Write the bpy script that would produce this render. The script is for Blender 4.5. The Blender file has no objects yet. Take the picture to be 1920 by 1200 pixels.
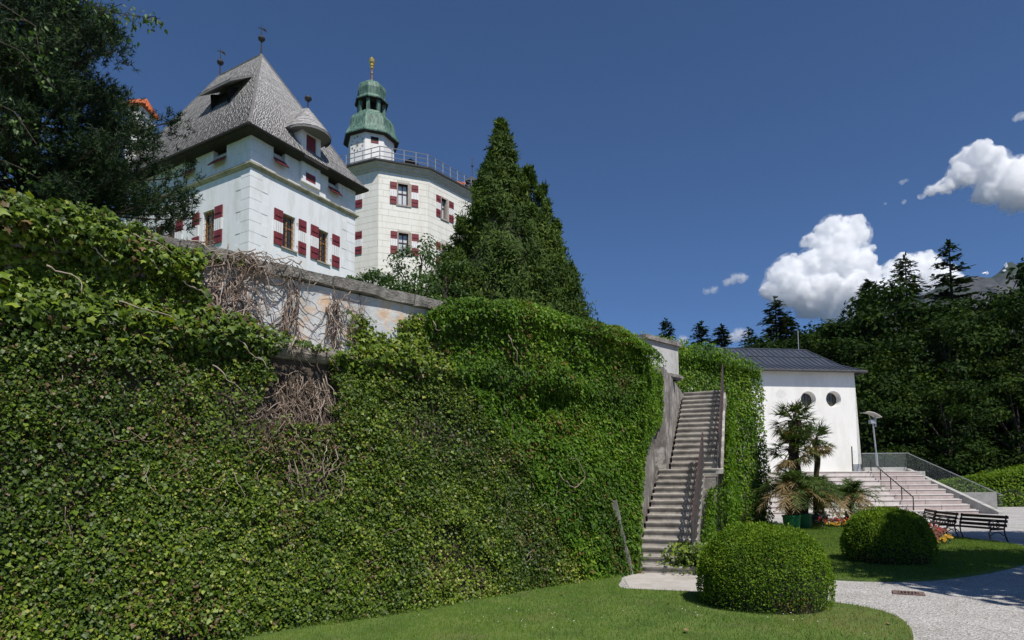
import bpy, math, random
import numpy as np
from mathutils import Matrix, Vector
from math import sin, cos, pi, radians, sqrt

random.seed(7); rng = np.random.default_rng(11)
S = bpy.context.scene
COL = S.collection

# ------------------------------------------------------------------ camera
cam_d = bpy.data.cameras.new('camera'); cam = bpy.data.objects.new('camera', cam_d); COL.objects.link(cam)
cam_d.sensor_width = 36.0; cam_d.lens = 22.5; cam_d.shift_y = 0.1166
cam_d.clip_start = 0.05; cam_d.clip_end = 40000
th, ro = radians(4.0), radians(0.4)
F = Vector((0, cos(th), sin(th))); U = Vector((0, -sin(th), cos(th))); R = Vector((1, 0, 0))
R2 = R * cos(ro) - U * sin(ro); U2 = R * sin(ro) + U * cos(ro)
M = Matrix((R2, U2, -F)).transposed().to_4x4(); M.translation = (0, 0, 1.8)
cam.matrix_world = M
S.camera = cam
# ------------------------------------------------------------------ sky, sun, exposure
SUN_EL = radians(56); SUN_DIR = Vector((0.44, -0.898, 0)).normalized()   # towards the sun
w = bpy.data.worlds.new('World'); S.world = w; w.use_nodes = True
nt = w.node_tree; bg = nt.nodes['Background']
sky = nt.nodes.new('ShaderNodeTexSky'); sky.sky_type = 'NISHITA'; sky.sun_disc = False
sky.sun_elevation = SUN_EL; sky.sun_rotation = math.atan2(SUN_DIR.x, SUN_DIR.y)
sky.altitude = 3000; sky.air_density = 1.0; sky.dust_density = 0.1; sky.ozone_density = 10.0
nt.links.new(sky.outputs[0], bg.inputs[0]); bg.inputs[1].default_value = 0.1
sl = bpy.data.lights.new('sun', 'SUN'); sl.energy = 5.0; sl.angle = radians(0.5); sl.color = (1, 0.955, 0.88)
so = bpy.data.objects.new('sun', sl); COL.objects.link(so)
sd = Vector((SUN_DIR.x * cos(SUN_EL), SUN_DIR.y * cos(SUN_EL), sin(SUN_EL)))
so.rotation_euler = sd.to_track_quat('Z', 'Y').to_euler(); so.location = (20, -20, 40)
S.view_settings.view_transform = 'Standard'; S.view_settings.look = 'None'
S.view_settings.exposure = 0.0; S.view_settings.gamma = 1.0; S.view_settings.use_curve_mapping = False
try:
    S.cycles.max_bounces = 40; S.cycles.diffuse_bounces = 3; S.cycles.glossy_bounces = 2
    S.cycles.transmission_bounces = 4; S.cycles.transparent_max_bounces = 8; S.cycles.volume_bounces = 40
    S.cycles.use_denoising = True
except Exception: pass

# ------------------------------------------------------------------ materials
MATS = {}
def _new(name):
    m = bpy.data.materials.new(name); m.use_nodes = True; MATS[name] = m
    return m, m.node_tree, m.node_tree.nodes['Principled BSDF']
def surf(name, cols, scale=3.0, rough=0.8, bump=0.2, detail=8.0, bscale=None, bdist=0.02, metal=0.0, spec=0.35, stretch=(1, 1, 1), dirt=None):
    """colour noise ramp + bump; dirt=(colour, scale, amount) adds a second stain layer"""
    m, t, p = _new(name)
    tc = t.nodes.new('ShaderNodeTexCoord'); mp = t.nodes.new('ShaderNodeMapping'); mp.inputs['Scale'].default_value = stretch
    t.links.new(tc.outputs['Object'], mp.inputs[0])
    n = t.nodes.new('ShaderNodeTexNoise'); n.inputs['Scale'].default_value = scale; n.inputs['Detail'].default_value = detail; n.inputs['Roughness'].default_value = 0.62
    t.links.new(mp.outputs[0], n.inputs['Vector'])
    r = t.nodes.new('ShaderNodeValToRGB'); t.links.new(n.outputs['Fac'], r.inputs[0])
    els = r.color_ramp.elements
    while len(els) < len(cols): els.new(0.5)
    for e, (pos, c) in zip(els, cols): e.position = pos; e.color = (*c, 1)
    out = r.outputs[0]
    if dirt:
        n2 = t.nodes.new('ShaderNodeTexNoise'); n2.inputs['Scale'].default_value = dirt[1]; n2.inputs['Detail'].default_value = 9; n2.inputs['Roughness'].default_value = 0.7
        t.links.new(mp.outputs[0], n2.inputs['Vector'])
        r2 = t.nodes.new('ShaderNodeValToRGB'); th0 = dirt[3] if len(dirt) > 3 else 0.52; r2.color_ramp.elements[0].position = th0; r2.color_ramp.elements[1].position = th0 + 0.1
        r2.color_ramp.elements[1].color = (dirt[2],) * 3 + (1,)
        t.links.new(n2.outputs['Fac'], r2.inputs[0])
        mx = t.nodes.new('ShaderNodeMix'); mx.data_type = 'RGBA'
        t.links.new(r2.outputs[0], mx.inputs['Factor']); t.links.new(out, mx.inputs['A']); mx.inputs['B'].default_value = (*dirt[0], 1)
        out = mx.outputs['Result']
    t.links.new(out, p.inputs['Base Color'])
    p.inputs['Roughness'].default_value = rough; p.inputs['Metallic'].default_value = metal
    p.inputs['Specular IOR Level'].default_value = spec
    if bump:
        b = t.nodes.new('ShaderNodeBump'); b.inputs['Strength'].default_value = bump; b.inputs['Distance'].default_value = bdist
        n3 = t.nodes.new('ShaderNodeTexNoise'); n3.inputs['Scale'].default_value = bscale or scale * 5; n3.inputs['Detail'].default_value = 6
        t.links.new(mp.outputs[0], n3.inputs['Vector']); t.links.new(n3.outputs['Fac'], b.inputs['Height']); t.links.new(b.outputs[0], p.inputs['Normal'])
    return m
def leafmat(name, cols, rough=0.45, trans=0.25, spec=0.4, tcol=None):
    """colour by the per-leaf attribute tint (0..1)"""
    m, t, p = _new(name)
    a = t.nodes.new('ShaderNodeAttribute'); a.attribute_name = 'tint'
    r = t.nodes.new('ShaderNodeValToRGB'); els = r.color_ramp.elements
    while len(els) < len(cols): els.new(0.5)
    for e, (pos, c) in zip(els, cols): e.position = pos; e.color = (*c, 1)
    t.links.new(a.outputs['Fac'], r.inputs[0]); t.links.new(r.outputs[0], p.inputs['Base Color'])
    p.inputs['Roughness'].default_value = rough; p.inputs['Specular IOR Level'].default_value = spec
    if trans:
        tr = t.nodes.new('ShaderNodeBsdfTranslucent'); mx = t.nodes.new('ShaderNodeMixShader'); mx.inputs[0].default_value = trans
        hs = t.nodes.new('ShaderNodeMix'); hs.data_type = 'RGBA'; hs.blend_type = 'MULTIPLY'; hs.inputs['Factor'].default_value = 1
        t.links.new(r.outputs[0], hs.inputs['A']); hs.inputs['B'].default_value = (*(tcol or (1.5, 1.5, 0.5)), 1)
        t.links.new(hs.outputs['Result'], tr.inputs[0])
        t.links.new(p.outputs[0], mx.inputs[1]); t.links.new(tr.outputs[0], mx.inputs[2])
        t.links.new(mx.outputs[0], t.nodes['Material Output'].inputs[0])
    return m
def glassmat(name, col, rough=0.02, alpha=0.25, spec=0.8):
    m, t, p = _new(name)
    p.inputs['Base Color'].default_value = (*col, 1); p.inputs['Roughness'].default_value = rough; p.inputs['Specular IOR Level'].default_value = spec
    p.inputs['Alpha'].default_value = alpha
    return m

plaster_w = surf('lime_plaster_white', [(0.3, (0.72, 0.74, 0.76)), (0.5, (0.8, 0.81, 0.82)), (0.75, (0.76, 0.77, 0.78))], 1.2, 0.9, 0.12, stretch=(1.6, 1.6, .4), dirt=((0.58, 0.57, 0.53), 0.9, 0.4, .5))
plaster_c = surf('lime_plaster_cream', [(0.3, (0.76, 0.74, 0.66)), (0.55, (0.82, 0.8, 0.73)), (0.8, (0.78, 0.76, 0.69))], 1.0, 0.9, 0.1, stretch=(1.5, 1.5, .4), dirt=((0.64, 0.6, 0.5), 0.9, 0.4, .5))
joint = surf('plaster_joint_grey', [(0.3, (0.55, 0.56, 0.57)), (0.7, (0.62, 0.62, 0.62))], 4, 0.9, 0)
joint_c = surf('plaster_joint_warm', [(0.3, (0.52, 0.5, 0.44)), (0.7, (0.6, 0.58, 0.5))], 4, 0.9, 0)
plaster_n = surf('smooth_white_render', [(0.3, (0.78, 0.765, 0.73)), (0.7, (0.83, 0.82, 0.79))], 0.8, 0.85, 0.1, stretch=(1.5, 1.5, .5), dirt=((0.66, 0.64, 0.58), 0.6, 0.4, .48))
stone_sill = surf('weathered_sandstone', [(0.3, (0.28, 0.24, 0.2)), (0.6, (0.42, 0.37, 0.32)), (0.8, (0.36, 0.31, 0.27))], 6, 0.9, 0.3)
string_st = surf('lichen_string_course', [(0.3, (0.2, 0.18, 0.11)), (0.5, (0.4, 0.36, 0.26)), (0.75, (0.5, 0.47, 0.38))], 3, 0.95, 0.3)
rampart_m = surf('old_rampart_plaster', [(0.25, (0.3, 0.3, 0.3)), (0.5, (0.5, 0.51, 0.515)), (0.7, (0.62, 0.63, 0.64))], 2.6, 0.95, 0.6, bdist=0.03, bscale=9, dirt=((0.6, 0.4, 0.24), 1.9, 0.85, 0.5))
gapshade_m = surf('painted_gap_shade', [(0.3, (0.03, 0.024, 0.018)), (0.6, (0.075, 0.058, 0.043)), (0.8, (0.11, 0.09, 0.07))], 5, 0.95, 0.6, bdist=0.03)  # brown-black wall backing; shade between ivy leaves put into its colour
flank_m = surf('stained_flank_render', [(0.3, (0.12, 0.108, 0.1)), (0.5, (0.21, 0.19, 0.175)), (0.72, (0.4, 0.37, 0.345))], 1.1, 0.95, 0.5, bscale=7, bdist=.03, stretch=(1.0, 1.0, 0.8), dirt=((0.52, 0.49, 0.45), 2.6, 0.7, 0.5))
coping_m = surf('mossy_coping_stone', [(0.3, (0.09, 0.085, 0.075)), (0.5, (0.22, 0.2, 0.18)), (0.7, (0.34, 0.32, 0.29))], 7, 0.95, 0.7, bdist=0.03, dirt=((0.42, 0.4, 0.37), 9, 0.6))
step_m = surf('worn_granite_step', [(0.3, (0.22, 0.195, 0.17)), (0.5, (0.34, 0.315, 0.28)), (0.75, (0.45, 0.42, 0.38))], 4, 0.85, 0.35, dirt=((0.15, 0.135, 0.115), 2.3, 0.55))
shingle_m = leafmat('weathered_wood_shingle', [(0.0, (0.16, 0.155, 0.155)), (0.45, (0.34, 0.33, 0.325)), (0.85, (0.5, 0.485, 0.47)), (1.0, (0.46, 0.4, 0.31))], 0.85, 0, 0.25)
under_m = surf('dark_roof_timber', [(0.3, (0.022, 0.019, 0.017)), (0.7, (0.045, 0.04, 0.036))], 5, 0.8, 0.3)
darkroof_m = surf('grey_sheet_roof', [(0.3, (0.05, 0.05, 0.052)), (0.7, (0.085, 0.083, 0.085))], 3, 0.6, 0.1)
red_m = surf('oxblood_shutter_paint', [(0.3, (0.135, 0.022, 0.028)), (0.55, (0.19, 0.033, 0.04)), (0.8, (0.23, 0.055, 0.06))], 5, 0.6, 0.1, stretch=(1, 1, 0.3))
white_m = surf('white_shutter_paint', [(0.3, (0.74, 0.74, 0.73)), (0.7, (0.82, 0.82, 0.82))], 5, 0.6, 0.05)
oak_m = surf('varnished_oak', [(0.3, (0.22, 0.1, 0.03)), (0.6, (0.38, 0.19, 0.06)), (0.8, (0.3, 0.15, 0.05))], 6, 0.45, 0.1, stretch=(3, 3, 0.3))
iron_m = surf('dark_iron', [(0.3, (0.03, 0.028, 0.028)), (0.7, (0.06, 0.055, 0.05))], 8, 0.55, 0.1, metal=0.3)
rail_m = surf('rusted_railing_iron', [(0.3, (0.05, 0.042, 0.04)), (0.55, (0.075, 0.066, 0.064)), (0.8, (0.12, 0.11, 0.105))], 9, 0.6, 0.2, metal=0.2)
handrail_m = surf('brown_handrail', [(0.3, (0.045, 0.026, 0.022)), (0.7, (0.09, 0.056, 0.048))], 6, 0.5, 0.1)
steel_m = surf('galvanised_steel', [(0.3, (0.32, 0.33, 0.34)), (0.7, (0.45, 0.46, 0.47))], 5, 0.45, 0.05, metal=0.5)
pane_m = glassmat('window_glass', (0.03, 0.035, 0.045), 0.04, 1.0, 0.9)
curtain_m = surf('pale_leaded_pane', [(0.3, (0.5, 0.55, 0.6)), (0.7, (0.68, 0.71, 0.74))], 2.5, 0.25, 0, spec=0.7)
void_m = surf('dark_interior', [(0.3, (0.012, 0.011, 0.01)), (0.7, (0.02, 0.018, 0.016))], 3, 0.9, 0)
copper_m = surf('verdigris_copper', [(0.2, (0.022, 0.034, 0.03)), (0.42, (0.055, 0.105, 0.082)), (0.56, (0.12, 0.215, 0.165)), (0.8, (0.21, 0.33, 0.26))], 2.2, 0.6, 0.15, stretch=(3.2, 3.2, 0.4))
gold_m = surf('gilded_metal', [(0.3, (0.8, 0.52, 0.12)), (0.7, (0.95, 0.74, 0.3))], 4, 0.3, 0.1, metal=0.85)
tile_m = surf('red_clay_tile', [(0.3, (0.34, 0.08, 0.03)), (0.6, (0.5, 0.13, 0.05)), (0.8, (0.42, 0.16, 0.08))], 5, 0.85, 0.2)
seam_m = surf('slate_blue_sheet_metal', [(0.3, (0.055, 0.065, 0.085)), (0.7, (0.085, 0.097, 0.12))], 1.5, 0.42, 0.03, metal=0.25)
pink_m = surf('rose_porphyry_slab', [(0.3, (0.33, 0.27, 0.255)), (0.55, (0.42, 0.35, 0.33)), (0.8, (0.5, 0.44, 0.415))], 2.5, 0.8, 0.15, dirt=((0.3, 0.26, 0.25), 2.2, 0.4))
palestep_m = surf('pale_step_slab', [(0.3, (0.5, 0.46, 0.43)), (0.7, (0.62, 0.58, 0.55))], 3, 0.85, 0.1)
concrete_m = surf('cast_concrete', [(0.3, (0.36, 0.35, 0.33)), (0.6, (0.5, 0.48, 0.45)), (0.8, (0.56, 0.54, 0.5))], 2.5, 0.9, 0.25, dirt=((0.18, 0.17, 0.15), 1.6, 0.5))
clear_m = glassmat('balustrade_glass', (0.5, 0.56, 0.54), 0.03, 0.07, 0.5)
wood_m = surf('dark_bench_slat', [(0.3, (0.04, 0.02, 0.014)), (0.7, (0.085, 0.048, 0.034))], 8, 0.55, 0.1, spec=.2)
pot_m = surf('green_plastic_tub', [(0.3, (0.012, 0.13, 0.045)), (0.7, (0.02, 0.19, 0.075))], 3, 0.45, 0.05)
soil_m = surf('dark_soil', [(0.3, (0.04, 0.028, 0.018)), (0.7, (0.08, 0.058, 0.04))], 12, 0.95, 0.5)
bark_m = surf('grey_brown_bark', [(0.3, (0.035, 0.027, 0.021)), (0.6, (0.08, 0.062, 0.05)), (0.8, (0.12, 0.1, 0.08))], 9, 0.95, 0.8, stretch=(2, 2, 0.4))
fibre_m = surf('palm_trunk_fibre', [(0.3, (0.03, 0.02, 0.014)), (0.7, (0.1, 0.065, 0.04))], 14, 0.95, 0.9, bdist=0.05)
vine_m = leafmat('dead_vine_bark', [(0.0, (0.11, 0.075, 0.055)), (0.5, (0.25, 0.185, 0.145)), (1.0, (0.45, 0.37, 0.31))], 0.9, 0, 0.2)
ivy_m = leafmat('ivy_leaf', [(0.0, (0.022, 0.044, 0.007)), (0.4, (0.062, 0.11, 0.011)), (0.7, (0.13, 0.2, 0.016)), (0.9, (0.24, 0.31, 0.03)), (0.955, (0.34, 0.33, 0.08)), (0.965, (0.1, 0.07, 0.034)), (1.0, (0.2, 0.13, 0.06))], 0.48, 0.25, 0.35)
creeper_m = leafmat('creeper_leaf', [(0.0, (0.025, 0.06, 0.006)), (0.5, (0.075, 0.16, 0.01)), (0.85, (0.15, 0.265, 0.016)), (0.97, (0.22, 0.31, 0.025)), (1.0, (0.15, 0.1, 0.03))], 0.55, 0.3, 0.25)
thuja_m = leafmat('cypress_spray', [(0.0, (0.018, 0.04, 0.007)), (0.5, (0.06, 0.105, 0.013)), (1.0, (0.14, 0.195, 0.026))], 0.65, 0.2, 0.2)
pine_m = leafmat('pine_needle', [(0.0, (0.01, 0.022, 0.01)), (0.6, (0.026, 0.05, 0.018)), (1.0, (0.062, 0.1, 0.03))], 0.65, 0.08, 0.2)
spruce_m = leafmat('spruce_spray', [(0.0, (0.012, 0.026, 0.008)), (0.6, (0.034, 0.058, 0.014)), (1.0, (0.075, 0.105, 0.024))], 0.75, 0.1, 0.12)
broad_m = leafmat('forest_leaf', [(0.0, (0.009, 0.021, 0.004)), (0.6, (0.025, 0.052, 0.007)), (1.0, (0.072, 0.11, 0.014))], 0.65, 0.2, 0.1)
shrub_m = leafmat('light_shrub_leaf', [(0.0, (0.025, 0.06, 0.012)), (0.6, (0.07, 0.13, 0.03)), (1.0, (0.13, 0.19, 0.05))], 0.5, 0.25, 0.35)
box_m = leafmat('clipped_box_leaf', [(0.0, (0.035, 0.08, 0.007)), (0.5, (0.1, 0.19, 0.012)), (0.9, (0.19, 0.285, 0.016)), (0.965, (0.24, 0.3, 0.025)), (0.975, (0.13, 0.085, 0.035)), (1.0, (0.17, 0.11, 0.045))], 0.6, 0.3, 0.2)
palm_m = leafmat('palm_leaflet', [(0.0, (0.025, 0.055, 0.012)), (0.5, (0.07, 0.12, 0.025)), (0.68, (0.12, 0.165, 0.04)), (0.72, (0.22, 0.16, 0.075)), (1.0, (0.33, 0.25, 0.13))], 0.6, 0.22, 0.2)
grass_m = leafmat('grass_blade', [(0.0, (0.06, 0.12, 0.018)), (0.6, (0.135, 0.225, 0.03)), (0.92, (0.2, 0.275, 0.05)), (1.0, (0.3, 0.26, 0.12))], 0.65, 0.28, 0.15)
flower_m = leafmat('flower_petal', [(0.0, (0.35, 0.03, 0.02)), (0.28, (0.36, 0.05, 0.02)), (0.3, (0.5, 0.27, 0.02)), (0.6, (0.55, 0.36, 0.03)), (0.62, (0.14, 0.05, 0.03)), (0.8, (0.16, 0.06, 0.035)), (0.82, (0.6, 0.6, 0.57)), (1.0, (0.66, 0.66, 0.62))], 0.6, 0.2, 0.3)
flower_m.node_tree.nodes['Color Ramp'].color_ramp.interpolation = 'CONSTANT'
lawn_m = surf('lawn_turf', [(0.3, (0.055, 0.1, 0.018)), (0.5, (0.095, 0.155, 0.028)), (0.7, (0.14, 0.185, 0.04))], 1.6, 0.95, 0.5, bscale=60, detail=10, dirt=((0.14, 0.12, 0.06), 0.9, 0.35))
forest_m = surf('forest_floor', [(0.3, (0.02, 0.03, 0.01)), (0.7, (0.04, 0.055, 0.02))], 0.4, 0.95, 0.5)
rock_m = surf('mountain_rock', [(0.3, (0.03, 0.045, 0.02)), (0.48, (0.04, 0.05, 0.03)), (0.56, (0.065, 0.065, 0.065)), (0.75, (0.1, 0.098, 0.095))], 0.004, 0.95, 0.6, bscale=0.02, bdist=30, detail=12)
snow_m = surf('old_snow', [(0.3, (0.7, 0.72, 0.75)), (0.7, (0.8, 0.8, 0.82))], 0.05, 0.8, 0)
drain_m = surf('rusty_grate', [(0.3, (0.1, 0.06, 0.05)), (0.7, (0.22, 0.15, 0.13))], 9, 0.8, 0.3)
# gravel: fine light stones, with a few dark ones and raked patches
m, t, p = _new('pale_gravel'); gravel_m = m
tc = t.nodes.new('ShaderNodeTexCoord')
v = t.nodes.new('ShaderNodeTexVoronoi'); v.inputs['Scale'].default_value = 55; t.links.new(tc.outputs['Object'], v.inputs['Vector'])
r = t.nodes.new('ShaderNodeValToRGB'); r.color_ramp.elements[0].color = (0.23, 0.22, 0.21, 1); r.color_ramp.elements[1].color = (0.66, 0.645, 0.63, 1)
sp = t.nodes.new('ShaderNodeSeparateColor'); t.links.new(v.outputs['Color'], sp.inputs[0]); t.links.new(sp.outputs[0], r.inputs[0])
n = t.nodes.new('ShaderNodeTexNoise'); n.inputs['Scale'].default_value = 0.9; n.inputs['Detail'].default_value = 8; t.links.new(tc.outputs['Object'], n.inputs['Vector'])
r2 = t.nodes.new('ShaderNodeValToRGB'); r2.color_ramp.elements[0].position = 0.36; r2.color_ramp.elements[0].color = (0.8, 0.785, 0.765, 1); r2.color_ramp.elements[1].position = 0.65; r2.color_ramp.elements[1].color = (1, 1, 1, 1)
t.links.new(n.outputs['Fac'], r2.inputs[0])
mx = t.nodes.new('ShaderNodeMix'); mx.data_type = 'RGBA'; mx.blend_type = 'MULTIPLY'; mx.inputs['Factor'].default_value = 1
t.links.new(r.outputs[0], mx.inputs['A']); t.links.new(r2.outputs[0], mx.inputs['B']); t.links.new(mx.outputs['Result'], p.inputs['Base Color'])
p.inputs['Roughness'].default_value = 0.95; p.inputs['Specular IOR Level'].default_value = 0.2
b = t.nodes.new('ShaderNodeBump'); b.inputs['Strength'].default_value = 0.7; b.inputs['Distance'].default_value = 0.012
t.links.new(v.outputs['Distance'], b.inputs['Height']); t.links.new(b.outputs[0], p.inputs['Normal'])

# ------------------------------------------------------------------ object helpers
LOC = {}
def tag(o, label=None, cat=None, group=None, kind=None):
    if label: o['label'] = label
    if cat: o['category'] = cat
    if group: o['group'] = group
    if kind: o['kind'] = kind
    return o
def thing(name, label, cat, loc=(0, 0, 0), group=None):
    o = bpy.data.objects.new(name, None); COL.objects.link(o); o.location = loc; o.empty_display_size = 0.3
    LOC[o.name] = Vector(loc)
    return tag(o, label, cat, group)
def root_loc(parent): return LOC.get(parent.name, Vector((0, 0, 0)))
def link(name, me, mat, parent=None, loc=None):
    o = bpy.data.objects.new(name, me); COL.objects.link(o)
    for m in (mat if isinstance(mat, (list, tuple)) else [mat]): me.materials.append(m)
    if parent is not None:
        o.parent = parent; LOC[o.name] = root_loc(parent)
    elif loc is not None:
        o.location = loc; LOC[o.name] = Vector(loc)
    return o
def copy_tree(o, parent=None):
    c = o.copy(); COL.objects.link(c); c.parent = parent
    for ch in list(o.children): copy_tree(ch, c)
    return c

class MB:
    def __init__(s): s.v = []; s.f = []; s.m = []; s.t = []
    def face(s, pts, m=0):
        i = len(s.v); s.v += [tuple(p) for p in pts]; s.f.append(tuple(range(i, i + len(pts)))); s.m.append(m)
    def raw(s, vs, fs, m=0):
        i = len(s.v); s.v += [tuple(p) for p in vs]; s.f += [tuple(k + i for k in f) for f in fs]; s.m += [m] * len(fs)
    def hexa(s, c8, m=0):   # 0-3 bottom ring, 4-7 top ring
        s.raw(c8, [(3, 2, 1, 0), (4, 5, 6, 7), (0, 1, 5, 4), (1, 2, 6, 5), (2, 3, 7, 6), (3, 0, 4, 7)], m)
    def box(s, x0, x1, y0, y1, z0, z1, m=0):
        s.hexa([(x0, y0, z0), (x1, y0, z0), (x1, y1, z0), (x0, y1, z0), (x0, y0, z1), (x1, y0, z1), (x1, y1, z1), (x0, y1, z1)], m)
    def obox(s, o, ax, ay, x0, x1, y0, y1, z0, z1, m=0):   # box in a rotated plan frame
        def P(x, y, z): return (o[0] + ax[0] * x + ay[0] * y, o[1] + ax[1] * x + ay[1] * y, z)
        s.hexa([P(x0, y0, z0), P(x1, y0, z0), P(x1, y1, z0), P(x0, y1, z0), P(x0, y0, z1), P(x1, y0, z1), P(x1, y1, z1), P(x0, y1, z1)], m)
    def tube(s, pts, rad, n=6, m=0, cap=True):
        pts = [Vector(p) for p in pts]; k = len(pts)
        rads = rad if isinstance(rad, (list, tuple)) else [rad] * k
        base = len(s.v); up = Vector((0.13, 0.37, 0.92))
        for i, p in enumerate(pts):
            d = (pts[min(i + 1, k - 1)] - pts[max(i - 1, 0)])
            d = d.normalized() if d.length > 1e-9 else Vector((0, 0, 1))
            a = d.cross(up)
            if a.length < 1e-3: a = d.cross(Vector((1, 0, 0)))
            a.normalize(); b2 = d.cross(a)
            for j in range(n):
                an = 2 * pi * j / n; q = p + (a * cos(an) + b2 * sin(an)) * rads[i]; s.v.append(tuple(q))
        for i in range(k - 1):
            for j in range(n):
                s.f.append((base + i * n + j, base + i * n + (j + 1) % n, base + (i + 1) * n + (j + 1) % n, base + (i + 1) * n + j)); s.m.append(m)
        if cap:
            s.f.append(tuple(base + j for j in range(n))[::-1]); s.m.append(m)
            s.f.append(tuple(base + (k - 1) * n + j for j in range(n))); s.m.append(m)
    def lathe(s, c, prof, n=24, m=0, rot=0.0, cap=True):
        base = len(s.v)
        for (r_, z) in prof:
            for j in range(n):
                a = rot + 2 * pi * j / n; s.v.append((c[0] + r_ * cos(a), c[1] + r_ * sin(a), z))
        for i in range(len(prof) - 1):
            for j in range(n):
                s.f.append((base + i * n + j, base + i * n + (j + 1) % n, base + (i + 1) * n + (j + 1) % n, base + (i + 1) * n + j)); s.m.append(m)
        if cap:
            s.f.append(tuple(base + j for j in range(n))[::-1]); s.m.append(m)
            s.f.append(tuple(base + (len(prof) - 1) * n + j for j in range(n))); s.m.append(m)
    def prism(s, poly, z0, z1, m=0):
        n = len(poly); s.raw([(x, y, z0) for x, y in poly] + [(x, y, z1) for x, y in poly],
            [tuple(range(n))[::-1], tuple(range(n, 2 * n))] + [(i, (i + 1) % n, n + (i + 1) % n, n + i) for i in range(n)], m)
    def build(s, name, mat, parent=None, loc=None, smooth=False, tint=None):
        me = bpy.data.meshes.new(name)
        L = root_loc(parent) if parent is not None else Vector(loc or (0, 0, 0))
        me.from_pydata([(x - L.x, y - L.y, z - L.z) for x, y, z in s.v], [], s.f)
        if any(s.m): me.polygons.foreach_set('material_index', s.m)
        if smooth: me.polygons.foreach_set('use_smooth', [True] * len(me.polygons))
        if tint is not None:
            a = me.attributes.new('tint', 'FLOAT', 'FACE'); a.data.foreach_set('value', np.asarray(tint, dtype=np.float32))
        me.update()
        return link(name, me, mat, parent, loc if parent is None else None)

def np_mesh(name, V, faces, tint, mat, parent=None, loc=None, kind=None, smooth=False):
    """V (n,k,3) copies of a k-vertex template; faces: template faces (all the same size)"""
    n, k = V.shape[:2]; f = np.asarray(faces); nf, fs = f.shape
    L = root_loc(parent) if parent is not None else Vector(loc or (0, 0, 0))
    V = V.reshape(-1, 3) - np.array(L)
    me = bpy.data.meshes.new(name)
    me.vertices.add(n * k); me.vertices.foreach_set('co', V.astype(np.float32).ravel())
    idx = (f[None] + (np.arange(n) * k)[:, None, None]).reshape(-1)
    me.loops.add(len(idx)); me.loops.foreach_set('vertex_index', idx.astype(np.int32))
    me.polygons.add(n * nf); me.polygons.foreach_set('loop_start', (np.arange(n * nf) * fs).astype(np.int32))
    me.update(calc_edges=True)
    if smooth: me.polygons.foreach_set('use_smooth', np.ones(n * nf, dtype=bool))
    a = me.attributes.new('tint', 'FLOAT', 'POINT'); a.data.foreach_set('value', np.repeat(tint, k).astype(np.float32))
    o = link(name, me, mat, parent, loc if parent is None else None)
    if kind: o['kind'] = kind
    return o
def nrm(a): return a / np.maximum(np.linalg.norm(a, axis=-1, keepdims=True), 1e-9)
def frames(nv, tip):
    z = nrm(nv); y = nrm(tip - (tip * z).sum(-1, keepdims=True) * z); x = np.cross(y, z)
    return np.stack([x, y, z], axis=1)      # rows are axes
def place(tm, pos, fr, sc):
    sc = np.asarray(sc)
    if sc.ndim == 1: sc = sc[:, None].repeat(3, 1)
    t = tm[None] * sc[:, None, :]
    return pos[:, None] + np.einsum('nki,nij->nkj', t, fr)
def rdir(n): return nrm(rng.normal(size=(n, 3)))
IVY_T = np.array([(0, 0.28, 0.07), (0, -0.04, 0), (-0.33, -0.14, 0.0), (-0.52, 0.36, -0.06), (-0.2, 0.48, 0.02), (0, 1.0, -0.1), (0.2, 0.48, 0.02), (0.52, 0.36, -0.06), (0.33, -0.14, 0.0)])
IVY_F = [(0, 1, 2), (0, 2, 3), (0, 3, 4), (0, 4, 5), (0, 5, 6), (0, 6, 7), (0, 7, 8), (0, 8, 1)]
IV5_T = np.array([(0, 0.3, 0.07), (0, -0.02, 0), (-0.5, 0.22, -0.04), (0, 1.0, -0.12), (0.5, 0.22, -0.04)]); IV5_F = [(0, 1, 2), (0, 2, 3), (0, 3, 4), (0, 4, 1)]
FTH_T = np.array([(0, 0, 0), (-0.15, 0.45, 0.05), (0, 1.0, -0.08), (0.15, 0.45, 0.05)]); KIT_T = np.array([(0, 0, 0), (-0.46, 0.36, 0.06), (0, 1.0, -0.1), (0.46, 0.36, 0.06)])
OVL_T = np.array([(0, 0, 0), (-0.26, 0.42, 0.07), (0, 1.0, -0.06), (0.26, 0.42, 0.07)]); OVL_F = [(0, 2, 1), (0, 3, 2)]
NDL_T = np.array([(-0.06, 0, 0), (0.06, 0, 0), (0, 1, 0)]); NDL_F = [(0, 1, 2)]
SPR_T = np.array([(0, 0, 0), (-0.3, 0.35, 0.05), (-0.12, 0.75, 0), (0, 1.0, -0.1), (0.12, 0.75, 0), (0.3, 0.35, 0.05)]); SPR_F = [(0, 3, 2, 1), (0, 5, 4, 3)]

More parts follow.
